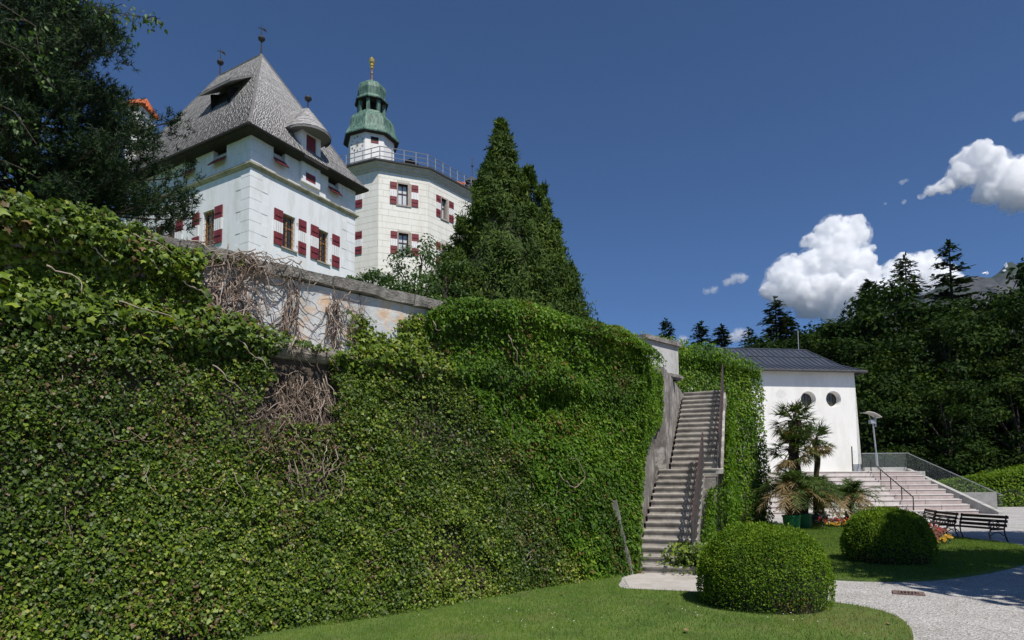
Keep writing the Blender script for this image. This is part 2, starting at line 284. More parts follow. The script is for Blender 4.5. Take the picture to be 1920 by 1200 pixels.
# value noise for shapes (not for shading)
_tab = rng.random((64, 64, 64))
def vnoise(P, sc):
    q = np.asarray(P) * sc + 100.0; i = np.floor(q).astype(int); f_ = q - i; f_ = f_ * f_ * (3 - 2 * f_)
    r_ = 0
    for dx in (0, 1):
        for dy in (0, 1):
            for dz in (0, 1):
                wt = np.where(dx, f_[..., 0], 1 - f_[..., 0]) * np.where(dy, f_[..., 1], 1 - f_[..., 1]) * np.where(dz, f_[..., 2], 1 - f_[..., 2])
                r_ = r_ + wt * _tab[(i[..., 0] + dx) % 64, (i[..., 1] + dy) % 64, (i[..., 2] + dz) % 64]
    return r_
def fbm(P, sc, o=3):
    return sum(vnoise(P, sc * 2 ** k) * 0.5 ** k for k in range(o)) / sum(0.5 ** k for k in range(o))
def in_poly(x, y, poly):
    c = np.zeros(np.shape(x), bool); n = len(poly)
    for i in range(n):
        x0, y0 = poly[i]; x1, y1 = poly[i - 1]
        if y0 == y1: continue
        c ^= ((y0 > y) != (y1 > y)) & (x < (x1 - x0) * (y - y0) / (y1 - y0) + x0)
    return c
def structure(mb_or_obj, **k): return tag(mb_or_obj, kind='structure')

# ================================================================== THE SETTING
def sheet(name, poly, z, mat, thick=0.0, kind='structure'):
    mb = MB(); n = len(poly)
    mb.raw([(x, y, z) for x, y in poly], [tuple(range(n))])
    if thick:
        mb.raw([(x, y, z) for x, y in poly] + [(x, y, z - thick) for x, y in poly], [(i, (i + 1) % n, n + (i + 1) % n, n + i) for i in range(n)])
    o = mb.build(name, mat); o['kind'] = kind; return o
sheet('ground', [(-5500, -750), (5500, -750), (5500, 4550), (-5500, 4550)], -0.03, forest_m)
sheet('gravel_court', [(-14, -22), (34, -22), (46, 30), (46, 46), (8, 46), (2, 30), (-14, 8)], 0.0, gravel_m)
def smooth_poly(pts, it=2):
    for _ in range(it):
        q = []
        for i, p_ in enumerate(pts):
            a_ = pts[(i + 1) % len(pts)]; q += [(p_[0] * .75 + a_[0] * .25, p_[1] * .75 + a_[1] * .25), (p_[0] * .25 + a_[0] * .75, p_[1] * .25 + a_[1] * .75)]
        pts = q
    return pts
LAWN1 = smooth_poly([(-9.5, 2.0), (-3, 2.2), (2, 4.6), (4.1, 6.7), (4.85, 7.9), (5.1, 8.7), (5.0, 9.25), (4.7, 9.62), (4.05, 10.15), (3.0, 10.55), (2.0, 10.85), (1.75, 11.1), (2.2, 12.7), (1.6, 12.6), (-9.5, 2.6)], 2)
LAWN2 = smooth_poly([(4.4, 12.95), (5.4, 12.25), (6.1, 11.72), (7.1, 11.6), (8.4, 12.05), (10.7, 13.6), (12.9, 15.5), (14.1, 17.9), (14.0, 20.5), (14.5, 22.6), (15.5, 24.6), (16.0, 26.6), (13.5, 27.4), (11.0, 27.4), (7.6, 22.6), (4.2, 13.7)], 2)
sheet('lawn', LAWN1, 0.035, lawn_m, 0.08)
sheet('lawn', LAWN2, 0.035, lawn_m, 0.08)
sheet('stair_apron', [(2.0, 11.1), (3.2, 10.7), (4.3, 12.6), (3.75, 13.2), (2.2, 13.3)], 0.006, surf('pale_concrete_apron', [(0.3, (0.4, 0.37, 0.34)), (0.7, (0.52, 0.49, 0.46))], 2.0, 0.9, 0.3, bscale=30, dirt=((0.3, 0.26, 0.22), 1.5, 0.4)))

WA = np.array([cos(radians(43)), sin(radians(43))]); WN = np.array([WA[1], -WA[0]]); P0 = np.array([0.17, 11.03])
def setb(z): return 0.7 * np.clip(z, 0, 3.6) / 3.6
def Wp(s, z, off=0.0):
    s = np.asarray(s, float); z = np.asarray(z, float); k = np.asarray(off) - setb(z)
    return np.stack([P0[0] + WA[0] * s + WN[0] * k, P0[1] + WA[1] * s + WN[1] * k, z + 0 * s], -1)
SD = np.array([0.342, 0.94]); SE = np.array([0.94, -0.342]); C0 = np.array([2.36, 13.1]); L0 = np.array([2.46, 13.06])
def corner(z):   # where front face and stair-side face meet at height z
    f_ = P0 - WN * float(setb(z)); g = C0
    A_ = np.array([[WA[0], -SD[0]], [WA[1], -SD[1]]]); s_, t_ = np.linalg.solve(A_, g - f_); return f_ + WA * s_, s_
def Sp(t, z, off=0.0):   # stair-side face
    t = np.asarray(t, float); z = np.asarray(z, float); k = -0.25 * np.clip(z, 0, 4.9) / 4.9 + off
    c = np.array([corner(float(q))[0] for q in np.atleast_1d(z)]) if z.ndim else corner(float(z))[0]
    return np.stack([c[..., 0] + SD[0] * t + SE[0] * off, c[..., 1] + SD[1] * t + SE[1] * off, z + 0 * t], -1)

# terrace ground behind the rampart
mb = MB(); bs = [0.75, 2, 3.5, 5.2, 5.9, 8, 12, 18, 26, 36, 50, 70]
rows = []
for b_ in bs:
    smax = 2.2 + 1.96 * b_ - 0.9 if b_ < 5.5 else 17.6
    zz = 4.2 + (0.2 * b_ if b_ < 24 else 4.8 + 0.12 * (b_ - 24))
    rows.append([(P0[0] + WA[0] * s_ - WN[0] * b_, P0[1] + WA[1] * s_ - WN[1] * b_, zz + 0.3 * (random.random() - 0.5) * (b_ > 6)) for s_ in np.linspace(-60, smax, 26)])
vs = [p_ for r_ in rows for p_ in r_]
mb.raw(vs, [(i * 26 + j, i * 26 + j + 1, (i + 1) * 26 + j + 1, (i + 1) * 26 + j) for i in range(len(bs) - 1) for j in range(25)])
tag(mb.build('terrace', lawn_m, smooth=True), kind='structure')

# ------------------------------------------------------------------ rampart wall
ramp = thing('rampart_wall', 'long battered rampart wall under ivy with bare stained plaster below its coping', 'wall', (0.17, 11.03, 0))
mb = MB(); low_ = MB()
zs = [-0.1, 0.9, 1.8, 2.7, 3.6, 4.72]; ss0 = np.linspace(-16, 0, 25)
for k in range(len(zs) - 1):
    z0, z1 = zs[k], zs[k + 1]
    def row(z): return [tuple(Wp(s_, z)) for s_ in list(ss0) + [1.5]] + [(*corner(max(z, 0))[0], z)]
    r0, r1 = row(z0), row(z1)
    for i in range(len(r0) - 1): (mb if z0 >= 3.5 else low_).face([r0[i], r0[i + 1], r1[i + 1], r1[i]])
low_.build('lower_wall_face', gapshade_m, ramp)
bk = lambda s_, z: tuple(Wp(s_, z, -0.62))
for i in range(len(ss0) - 1): mb.face([Wp(ss0[i], 4.72), Wp(ss0[i + 1], 4.72), Wp(ss0[i + 1], 4.72, -0.62), Wp(ss0[i], 4.72, -0.62)])
ce = corner(4.72)[0]; mb.face([Wp(0, 4.72), (*ce, 4.72), (*(ce - WN * 0.62), 4.72), Wp(0, 4.72, -0.62)])
mb.face([Wp(-16, 3.6, -0.62), Wp(2.5, 3.6, -0.62), Wp(2.5, 4.72, -0.62), Wp(-16, 4.72, -0.62)])
mb.build('wall_face', rampart_m, ramp)
mb = MB()
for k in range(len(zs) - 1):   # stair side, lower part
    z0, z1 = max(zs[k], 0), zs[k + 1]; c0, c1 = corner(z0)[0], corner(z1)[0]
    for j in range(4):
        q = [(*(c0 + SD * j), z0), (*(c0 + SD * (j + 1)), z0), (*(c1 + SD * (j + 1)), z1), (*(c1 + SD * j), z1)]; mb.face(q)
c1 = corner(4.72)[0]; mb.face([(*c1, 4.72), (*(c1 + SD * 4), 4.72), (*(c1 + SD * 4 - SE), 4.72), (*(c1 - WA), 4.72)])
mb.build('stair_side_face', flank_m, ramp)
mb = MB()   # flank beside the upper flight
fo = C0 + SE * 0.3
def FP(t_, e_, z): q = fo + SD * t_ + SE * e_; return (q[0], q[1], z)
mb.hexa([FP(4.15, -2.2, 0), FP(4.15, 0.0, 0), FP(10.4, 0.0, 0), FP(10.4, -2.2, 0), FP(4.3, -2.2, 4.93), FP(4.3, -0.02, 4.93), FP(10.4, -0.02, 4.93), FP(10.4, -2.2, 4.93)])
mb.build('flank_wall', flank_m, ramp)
pc = np.array([5.13, 19.45]); BK = -WN
mb = MB(); mb.obox(pc, WA, BK, -1.7, 0, 0, 0.75, 4.93, 5.97); mb.build('pier', surf('pale_pier_render', [(0.3, (0.36, 0.35, 0.34)), (0.5, (0.5, 0.49, 0.48)), (0.75, (0.56, 0.55, 0.54))], 1.8, 0.95, 0.4, stretch=(1.5, 1.5, 0.5), dirt=((0.3, 0.29, 0.27), 1.3, 0.5)), ramp)
mb = MB(); mb.obox(pc, WA, BK, -1.8, 0.08, -0.09, 0.8, 5.97, 6.1); mb.build('pier_coping', coping_m, ramp)
mb = MB()
for (o_, z0, z1) in ((0.1, 4.99, 5.06), (0.06, 4.93, 4.99), (0.05, 5.06, 5.1)): mb.obox(pc, WA, BK, -1.75, o_, -o_, 0.7, z0, z1)
mb.build('pier_string_course', coping_m, ramp)
mb = MB()   # half-round string course
prof = [(-0.02, 3.56)] + [(0.13 * cos(a_), 3.69 + 0.125 * sin(a_)) for a_ in np.linspace(-pi / 2, pi / 2, 8)] + [(-0.02, 3.82)]
sst = np.linspace(-16, 3.0, 40)
for i in range(len(sst) - 1):
    for j in range(len(prof) - 1):
        def q(s_, pr): k = pr[0] + 0.015 * sin(s_ * 9.0) - 0.7; return (P0[0] + WA[0] * s_ + WN[0] * k, P0[1] + WA[1] * s_ + WN[1] * k, pr[1])
        mb.face([q(sst[i], prof[j]), q(sst[i + 1], prof[j]), q(sst[i + 1], prof[j + 1]), q(sst[i], prof[j + 1])])
mb.build('string_course', coping_m, ramp, smooth=True)
s_ = -9.6
while s_ < 2.4:   # coping stones, each its own slab with chipped lower edge
    ln = random.uniform(0.85, 1.5); e_ = min(s_ + ln, 3.0); n_ = 6
    mb = MB(); dz = random.uniform(-0.012, 0.012)
    top = []; bot = []; tb = []; bb = []
    for k in range(n_ + 1):
        q = s_ + 0.008 + (e_ - s_ - 0.016) * k / n_; ch = random.uniform(-0.02, 0.025); o_ = 0.13 + random.uniform(-0.02, 0.02)
        top.append(Wp(q, 4.88 + dz + random.uniform(-.008, .008), o_)); bot.append(Wp(q, 4.725 + ch, o_ - 0.03)); tb.append(Wp(q, 4.89 + dz, -0.68)); bb.append(Wp(q, 4.725, -0.68))
    V_ = top + bot + tb + bb; N = n_ + 1; Fs = []
    for k in range(n_):
        Fs += [(N + k, N + k + 1, k + 1, k), (k, k + 1, 2 * N + k + 1, 2 * N + k), (3 * N + k, 3 * N + k + 1, N + k + 1, N + k)]
    Fs += [(0, 2 * N, 3 * N, N), (n_, N + n_, 3 * N + n_, 2 * N + n_)]
    mb.raw(V_, Fs); mb.build('coping_stone', coping_m, ramp); s_ = e_

# ------------------------------------------------------------------ rear ivy wall beyond the stairs
rear = thing('rear_wall', 'high rear rampart wall wholly covered by ivy beyond the stair head', 'wall', (7, 24.3, 0))
RA = np.array([0.8, 0.6]); RN = np.array([0.6, -0.8]); R0 = np.array([5.0, 22.9])
mb = MB()
def RP(s_, z, o_=0.0): k = o_ - 0.35 * z / 6.4; return (R0[0] + RA[0] * s_ + RN[0] * k, R0[1] + RA[1] * s_ + RN[1] * k, z)
mb.hexa([RP(-3, 0), RP(7.0, 0), RP(7.0, 0, -1.2), RP(-3, 0, -1.2), RP(-3, 6.65), RP(6.75, 6.6), RP(6.75, 6.6, -1.2), RP(-3, 6.65, -1.2)])
mb.build('wall_face', rampart_m, rear)

# ------------------------------------------------------------------ stone staircase
st = thing('stone_staircase', 'long worn stone staircase climbing beside the ivy-covered rampart', 'staircase', (2.9, 13.1, 0))
TR = 0.32; zl = lambda i: 0.155 * i if i <= 14 else 2.17 + 0.178 * (i - 14)
for i in range(1, 30):
    e0, e1 = (0.0, 1.16) if i <= 14 else (0.28, 1.46)
    if i == 14: e1 = 1.46
    t0, t1 = TR * (i - 1), TR * i + 0.05; z1 = zl(i); z0 = zl(i - 1) - 0.06; c_ = 0.02
    mb = MB(); j = [random.uniform(-0.006, 0.006) for _ in range(6)]
    def P(e_, t_, z): q = L0 + SE * e_ + SD * t_; return (q[0], q[1], z)
    pr = [(t0 + 0.02, z0), (t0 + 0.02, z1 - 0.06), (t0 - 0.012, z1 - 0.052), (t0 - 0.02, z1 - 0.02), (t0 - 0.005, z1 - 0.002), (t0 + 0.02, z1), (t1, z1 + 0.002), (t1, z0)]
    N = len(pr); es = [e0, e0 * .7 + e1 * .3, e0 * .35 + e1 * .65, e1]
    V_ = [P(e_, t_ + (j[k] if t_ < t0 + .021 else 0), z + (j[k + 2] if z > z1 - .03 else 0)) for k, e_ in enumerate(es) for (t_, z) in pr]
    Fs = [tuple(range(N)), tuple(range(3 * N, 4 * N))[::-1]] + [(k * N + q, k * N + (q + 1) % N, (k + 1) * N + (q + 1) % N, (k + 1) * N + q) for k in range(3) for q in range(N)]
    mb.raw(V_, Fs); mb.build('step', step_m, st)
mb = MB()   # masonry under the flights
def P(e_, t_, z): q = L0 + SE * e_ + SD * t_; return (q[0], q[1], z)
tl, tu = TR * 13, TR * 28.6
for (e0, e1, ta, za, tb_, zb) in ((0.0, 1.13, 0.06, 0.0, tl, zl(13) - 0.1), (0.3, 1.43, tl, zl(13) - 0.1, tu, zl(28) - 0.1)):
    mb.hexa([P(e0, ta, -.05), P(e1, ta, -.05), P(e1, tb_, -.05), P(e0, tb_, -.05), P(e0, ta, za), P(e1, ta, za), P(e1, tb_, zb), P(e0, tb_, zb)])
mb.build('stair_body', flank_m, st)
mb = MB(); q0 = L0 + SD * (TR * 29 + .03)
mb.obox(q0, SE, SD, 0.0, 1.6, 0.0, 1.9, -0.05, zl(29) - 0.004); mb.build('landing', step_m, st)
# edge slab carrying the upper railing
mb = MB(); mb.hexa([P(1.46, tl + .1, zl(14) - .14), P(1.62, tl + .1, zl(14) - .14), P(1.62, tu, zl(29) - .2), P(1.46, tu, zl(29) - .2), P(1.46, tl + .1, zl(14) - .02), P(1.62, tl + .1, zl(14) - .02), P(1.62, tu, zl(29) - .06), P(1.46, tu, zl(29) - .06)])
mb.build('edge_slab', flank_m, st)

def railing(name, label, e_, ta, tb_, za, zb, nb):
    r_ = thing(name, label, 'railing', P(e_, ta, za), 'iron stair railings')
    hz = 0.92
    def Q(f_, h, de=0.0): return P(e_ + de, ta + (tb_ - ta) * f_, za + (zb - za) * f_ + h)
    mb = MB()
    mb.hexa([Q(0, hz - .015, -.02), Q(0, hz - .015, .02), Q(1, hz - .015, .02), Q(1, hz - .015, -.02), Q(0, hz + .018, -.02), Q(0, hz + .018, .02), Q(1, hz + .018, .02), Q(1, hz + .018, -.02)])
    mb.build('handrail', handrail_m, r_)
    for h in (0.1, 0.3, hz - 0.14):
        mb = MB(); mb.tube([Q(0, h), Q(1, h)], 0.016, 5); mb.build('rail_bar', rail_m, r_)
    for k in range(nb + 1):
        f_ = k / nb
        mb = MB()
        if k % 5 == 0:
            mb.tube([Q(f_, 0.0), Q(f_, hz)], 0.02, 6); mb.build('post', rail_m, r_)
        else:
            mb.tube([Q(f_, 0.06), Q(f_, hz - .02)], 0.015, 5)
            for (h0, rr) in ((0.55, 0.055), (0.2, 0.05)):   # scrolls
                ring = [Q(f_ + rr * cos(a_) / (tb_ - ta), h0 + rr * 1.5 * sin(a_)) for a_ in np.linspace(0, 2 * pi, 9)]
                mb.tube(ring, 0.012, 4, cap=False)
            mb.build('baluster', rail_m, r_)
    return r_
railing('iron_railing', 'wrought iron railing with brown handrail along the lower stair flight', 1.12, 0.15, tl + .25, 0.1, zl(14) + .02, 40)
railing('iron_railing', 'wrought iron railing along the upper stair flight, against the ivy', 1.54, tl + .15, tu + .2, zl(14), zl(29), 45)

# ================================================================== IVY
BARE = [(-5.0, 4.95), (-1.1, 4.95), (-1.65, 4.62), (-1.75, 4.14), (-2.6, 3.93), (-3.4, 3.72), (-4.33, 3.95), (-4.9, 4.12), (-5.1, 4.38)]
PATCH = [(-4.15, 3.75), (-3.3, 3.75), (-3.24, 3.12), (-3.5, 2.72), (-4.05, 2.66), (-4.5, 2.7), (-4.25, 3.03)]
TOPS = ([-9.5, -7.1, -6.2, -5.65, -5.2, -5.0, -1.6, -1.3, -0.5, 0.8, 1.8, 2.6, 3.6, 4.6, 5.2], [5.0, 4.93, 4.97, 4.86, 4.74, 4.6, 4.66, 4.86, 5.1, 5.28, 5.3, 5.3, 5.25, 5.05, 4.9])
def creeper_s(z): return np.interp(z, [0, 0.9, 1.87, 3.15, 4.5, 5.4], [1.3, 1.05, 0.43, -0.6, -1.75, -1.2])
def thick(s, z):
    Pn = np.stack([s, z, 0 * s], -1)
    return 0.1 + 0.18 * np.exp(-((z - 3.74) / 0.2) ** 2) + (0.3 + 0.4 * np.clip((s - creeper_s(z)) / 1.5, 0, 1)) * np.clip(fbm(Pn, 1.0) - 0.36, 0, 1) + 0.26 * (fbm(Pn, 3.0) - 0.4) + 0.1 * np.clip(1 - z / 0.7, 0, 1) + 0.06 * (z > 4.4)
def sample_main(n):
    s = rng.uniform(-9.2, 4.9, n); z = rng.uniform(0.0, 5.0, n)
    jit = 0.14 * (fbm(np.stack([s, z, 0 * s + 7], -1), 4.0) - 0.5) * 2
    top = np.interp(s, *TOPS)
    smax = np.array([corner(q)[1] for q in np.linspace(0, 5.4, 28)]); sm = np.interp(z, np.linspace(0, 5.4, 28), smax)
    keep = (z < top + jit * .6) & ~in_poly(s + jit, z + jit * .6, BARE) & ~in_poly(s + jit, z - jit, PATCH) & (s < sm + 0.12)
    # thin zones round the dead patch
    d = np.exp(-(((s + 3.8) / 0.9) ** 2 + ((z - 2.3) / 0.55) ** 2)); keep &= rng.random(n) > d * 0.45
    pn = fbm(np.stack([s, z, 0 * s + 31], -1), 1.1); keep &= (rng.random(n) > np.clip((0.47 - pn) * 4.0, 0, 0.72)) | (z > 3.2) | (s > creeper_s(z))
    # little tongues of ivy left on the bare plaster
    return s[keep], z[keep]
ivy = thing('ivy', 'dense glossy dark ivy covering the near rampart face from lawn to coping', 'ivy', (-2, 9.3, 0))
crp = thing('creeper', 'light green creeper cascading over the rampart right of the bare plaster', 'creeper', (1.6, 12.2, 0))
def leaf_attrs(pos, outw, n, upw=0.7, rnd=0.72):
    nv = outw + np.array([0, 0, upw]) + rnd * rng.normal(size=(n, 3)); tip = np.array([0, 0, -1.0]) + 0.55 * rng.normal(size=(n, 3))
    return frames(nv, tip)
s, z = sample_main(450000); kp_ = (z < 3.45) & (s < creeper_s(z) + .3) | (rng.random(len(s)) < np.where(s > creeper_s(z) - .3, .48, .36)); s, z = s[kp_], z[kp_]; n = len(s)
T = np.clip(thick(s, z), 0.05, 0.8) * np.interp(s, [1.8, 2.8], [1, .45]) ; u_ = rng.random(n) ** 0.6
pos = Wp(s, np.minimum(z, 5.3), T * u_ + 0.02)
# where the plants mound over the coping, spread them back over the stones
k = np.where(rng.random(30000) < .3, rng.uniform(-9.2, -5.2, 30000), rng.uniform(-1.5, 4.9, 30000)); bk_ = rng.uniform(-.95, .42, 30000)
zt_ = np.interp(k, *TOPS) + .3 * (fbm(np.stack([k, bk_ * .5, 0 * k + 77], -1), 1.9) - .5) - 1.6 * np.clip(np.abs(bk_ + .2) - .2, 0, 1) ** 2
pm_ = Wp(k, zt_ - .22 * rng.random(30000) ** 1.5, bk_)
s = np.r_[s, k]; z = np.r_[z, np.full(30000, 4.8)]; u_ = np.r_[u_, np.full(30000, .7)]; pos = np.concatenate([pos, pm_]); n = len(s)
is_c = s > creeper_s(z) + 0.9 * (fbm(np.stack([s, z, 0 * s + 3], -1), 1.3) - 0.5)
outw = np.array([WN[0], WN[1], 0.0])
hue = fbm(np.stack([s, z, 0 * s + 15], -1), 0.8)
tint = np.clip(0.44 + 0.22 * rng.normal(size=n) + 0.8 * (hue - 0.45) + np.where(z > 3.7, 0.14, 0), 0.02, 0.945)
brown = fbm(np.stack([s, z, 0 * s + 51], -1), 1.7)
isb = rng.random(n) < 0.014 + .03 * np.clip((-1.5 - s) / 4, 0, 1) * (z < 3.3) + 0.22 * np.clip(brown - 0.53, 0, 1) / 0.2 + 0.2 * np.exp(-(((s + 3.8) / 0.8) ** 2 + ((z - 2.4) / 0.45) ** 2))
tint = np.where(isb, rng.uniform(0.965, 1.0, n), tint)
iv = ~is_c
size = np.where(z > 3.5, np.where(s < -4.4, 0.07, 0.064), np.where(s < creeper_s(z), 0.042, 0.066)) * rng.uniform(0.4, 1.25, n) * np.where(rng.random(n) < .07, 1.6, 1.0)
fr = leaf_attrs(pos, outw, n)
big = iv & (s > -7.3) & (s < -5.0) & (z > 3.1) & (z < 4.9) & (u_ > 0.82)
bi = np.where(big)[0]; bi = bi[np.argsort(-size[bi] * (1 + 0.1 * rng.random(len(bi))))][:290]
msk = iv.copy(); msk[bi] = False
sm_ = msk & (z < 3.4); np_mesh('foliage', place(KIT_T, pos[sm_], fr[sm_], size[sm_]), OVL_F, tint[sm_], ivy_m, ivy, kind='stuff')
lg_ = msk & ~(z < 3.4); np_mesh('foliage', place(IVY_T, pos[lg_], fr[lg_], size[lg_]), IVY_F, tint[lg_], ivy_m, ivy, kind='stuff')
# the largest leaves one by one
leafme = []
for k in range(6):
    me = bpy.data.meshes.new('leaf'); me.from_pydata([tuple(q) for q in IVY_T], [], IVY_F); me.materials.append(ivy_m)
    a_ = me.attributes.new('tint', 'FLOAT', 'POINT'); a_.data.foreach_set('value', np.full(len(IVY_T), [0.35, 0.5, 0.6, 0.7, 0.8, 0.9][k], np.float32)); leafme.append(me)
for q in bi:
    o = bpy.data.objects.new('leaf', leafme[int(np.clip(tint[q] * 7 - 1, 0, 5))]); COL.objects.link(o); o.parent = ivy
    mt = Matrix(fr[q].T.tolist()).to_4x4() @ Matrix.Diagonal((size[q] * 1.15,) * 3 + (1,)); mt.translation = Vector(pos[q]) - LOC[ivy.name]; o.matrix_local = mt
OV2_T = np.array([(0, 0, 0), (-0.3, 0.3, 0.06), (-0.2, 0.7, 0.02), (0, 1.05, -0.1), (0.2, 0.7, 0.02), (0.3, 0.3, 0.06)]); OV2_F = [(0, 3, 2, 1), (0, 5, 4, 3)]
cm = is_c
ct = np.clip(0.42 + 0.2 * rng.normal(size=n) + 0.9 * (hue - 0.45), 0.02, 0.97); ct = np.where(isb, 1.0, ct)
np_mesh('foliage', place(OV2_T, pos[cm], fr[cm], size[cm] * 1.05), OV2_F, ct[cm], creeper_m, crp, kind='stuff')
# creeper turning the corner and hanging over the stair side
n = 30000; t = rng.uniform(-0.2, 4.6, n); z = rng.uniform(0.1, 5.2, n)
low = np.interp(t, [0, 0.25, 0.6, 1.2, 2.5, 4.1, 4.6], [0.0, 0.3, 1.8, 3.0, 3.4, 3.9, 4.8]) + 0.5 * (fbm(np.stack([t, z, 0 * t], -1), 2.2) - 0.5) * 2
k = (z > low) & (z < np.interp(t, [0, 3, 5.6], [5.25, 5.2, 5.1])); t, z = t[k], z[k]; n = len(t)
off = np.interp(z, [0, 2.2, 3.2], [.25, .5, 1.0]) * rng.random(n) ** .6 * (0.14 + 0.4 * np.clip(fbm(np.stack([t, z, 0 * t + 4], -1), 1.2) - .3, 0, 1)) + 0.02
zz = np.linspace(0, 5.3, 30); cx = np.array([corner(min(q, 4.9))[0] for q in zz])
cxy = np.stack([np.interp(z, zz, cx[:, 0]), np.interp(z, zz, cx[:, 1])], -1)
pos = np.concatenate([cxy + SD * t[:, None] + SE * off[:, None], z[:, None]], 1)
ov = z > 4.75; pos[ov, :2] -= SE * rng.uniform(0, 1.2, ov.sum())[:, None]
fr = leaf_attrs(pos, np.array([SE[0] * .8 + WN[0] * .3, SE[1] * .8 + WN[1] * .3, 0]), n)
np_mesh('foliage', place(OV2_T, pos, fr, 0.075 * rng.uniform(0.6, 1.2, n)), OV2_F, np.clip(0.5 + 0.2 * rng.normal(size=n), 0.02, 0.97), creeper_m, crp, kind='stuff')
# tongues of fresh ivy on the bare plaster
ps = []
for (s0, z0, w_, h_) in ((-2.75, 3.9, 0.16, 0.5), (-2.5, 3.85, 0.2, 0.34), (-1.98, 3.95, 0.12, 0.5), (-1.75, 4.2, 0.14, 0.4), (-2.2, 3.9, 0.2, 0.2), (-4.9, 4.75, .25, .14)):
    k = 260; ps.append(np.stack([s0 + w_ * rng.normal(size=k) * .7, z0 + h_ * rng.random(k) ** 1.3], -1))
ps = np.concatenate(ps); n = len(ps); pos = Wp(ps[:, 0], ps[:, 1], 0.03 + 0.09 * rng.random(n))
np_mesh('young_leaves', place(IVY_T, pos, leaf_attrs(pos, outw, n), 0.065 * rng.uniform(.6, 1.2, n)), IVY_F, np.clip(0.62 + .15 * rng.normal(size=n), 0, .94), ivy_m, ivy, kind='stuff')
# loose woody stems lying over the ivy
def walk(s0, z0, ds, dz, k, step, wob, o0=0.1, o1=0.25):
    pts = []; a_ = math.atan2(dz, ds); b_ = random.uniform(o0, o1)
    for _ in range(k):
        pts.append(Wp(s0, min(z0, 5.0), b_)); a_ += random.gauss(0, wob); s0 += step * cos(a_); z0 += step * sin(a_); b_ = min(max(b_ + random.gauss(0, .02), o0), o1 + .05)
    return pts
for (s0, z0, ds, dz, k) in ((-6.0, 3.95, 1, .1, 10), (-5.6, 4.35, .5, .8, 8), (-5.35, 4.3, .3, -1, 9), (-5.1, 4.0, .2, -1, 8), (-4.85, 3.75, 1, -.3, 9), (-6.3, 4.5, 1, -.5, 7), (-6.7, 4.2, .8, -.5, 6), (-5.9, 4.75, .8, -.1, 8), (-5.3, 4.85, .9, 0, 8), (-6.9, 4.65, .9, -.2, 5), (1.0, 2.0, .25, -1, 16), (1.05, 1.9, .3, -1, 13), (-1.6, 4.45, .1, -1, 6), (0.1, 4.5, .1, -1, 7), (-5.0, 3.3, 1, -.8, 6), (-3.4, 2.3, .1, -1, 6)):
    mb = MB(); pts = walk(s0, z0, ds, dz, k * 2, 0.045, .36, .22, .34); k = len(pts); mb.tube(pts, [0.0095 - 0.006 * i / k for i in range(k)], 5)
    mb.build('stem', vine_m, crp if s0 > .5 else ivy, tint=[random.uniform(.6, .95)] * len(mb.f), smooth=True)
for _ in range(70):
    s0, z0 = random.uniform(-6.8, 1.0), random.uniform(.5, 3.2); k = random.randint(5, 12)
    mb = MB(); pts = walk(s0, z0, random.gauss(0, .8), -1, k, .05, .4, .12, .24); mb.tube(pts, [.0055 - .003 * i / k for i in range(k)], 4)
    mb.build('runner', vine_m, ivy, tint=[random.uniform(.2, .8)] * len(mb.f), smooth=True)
# tangles of dead stems
def tangle(label, regs, seed, group='dead vine tangles on the plaster'):
    random.seed(seed); mb = MB(); tn = []
    for (n_, sa, sb_, za, zb, dz, k, wob, o0, o1, r0) in regs:
        for _ in range(n_):
            s0 = random.uniform(sa, sb_); z0 = random.uniform(za, zb)
            pts = walk(s0, z0, random.gauss(0, .3), dz, random.randint(k // 2, k), 0.06, wob, o0, o1)
            rr = r0 * random.uniform(.45, 1.3); m_ = len(pts); f0 = len(mb.f)
            mb.tube(pts, [rr * (1 - .6 * i / m_) for i in range(m_)], 4); tn += [min(1, max(0, random.gauss(.5, .25)))] * (len(mb.f) - f0)
    c = Wp((regs[0][1] + regs[0][2]) / 2, regs[0][3], 0)
    o = mb.build('dead_vine', vine_m, loc=tuple(c), tint=tn, smooth=True); tag(o, label, 'dead vine', group); return o
tangle('thick mat of dead brown ivy stems hanging at the left end of bare plaster', [(95, -5.05, -4.3, 4.05, 4.9, -1, 16, .38, .03, .2, .011), (45, -5.05, -4.3, 4.75, 4.95, -.3, 12, .5, .05, .28, .009), (30, -4.6, -3.8, 4.86, 4.95, -.2, 9, .45, .05, .25, .01)], 3)
tangle('narrow left-hand strand of dead stems hanging down the bare plaster', [(46, -3.98, -3.76, 3.95, 4.72, -1, 13, .2, .02, .13, .01), (8, -4.1, -3.5, 4.7, 4.8, -.6, 9, .5, .03, .16, .007)], 4)
tangle('right-hand strand of dead stems fanning up under the coping', [(44, -3.33, -3.12, 3.98, 4.55, -1, 12, .2, .02, .13, .01), (30, -3.3, -2.6, 4.45, 4.75, -.4, 11, .5, .03, .2, .007)], 5)
tangle('bleached nest of dead stems below the string course', [(85, -4.1, -3.3, 2.85, 3.45, -1, 11, .42, .02, .12, .009), (45, -4.5, -3.5, 2.7, 2.95, -.6, 10, .5, .03, .15, .007), (7, -4.05, -3.35, 3.6, 3.9, -1, 8, .35, .14, .2, .011)], 6)
tangle('sparse brown dead runners trailing beneath the bleached nest of stems', [(90, -4.4, -3.2, 2.0, 2.8, -1, 11, .5, .05, .22, .007)], 8)
random.seed(21)
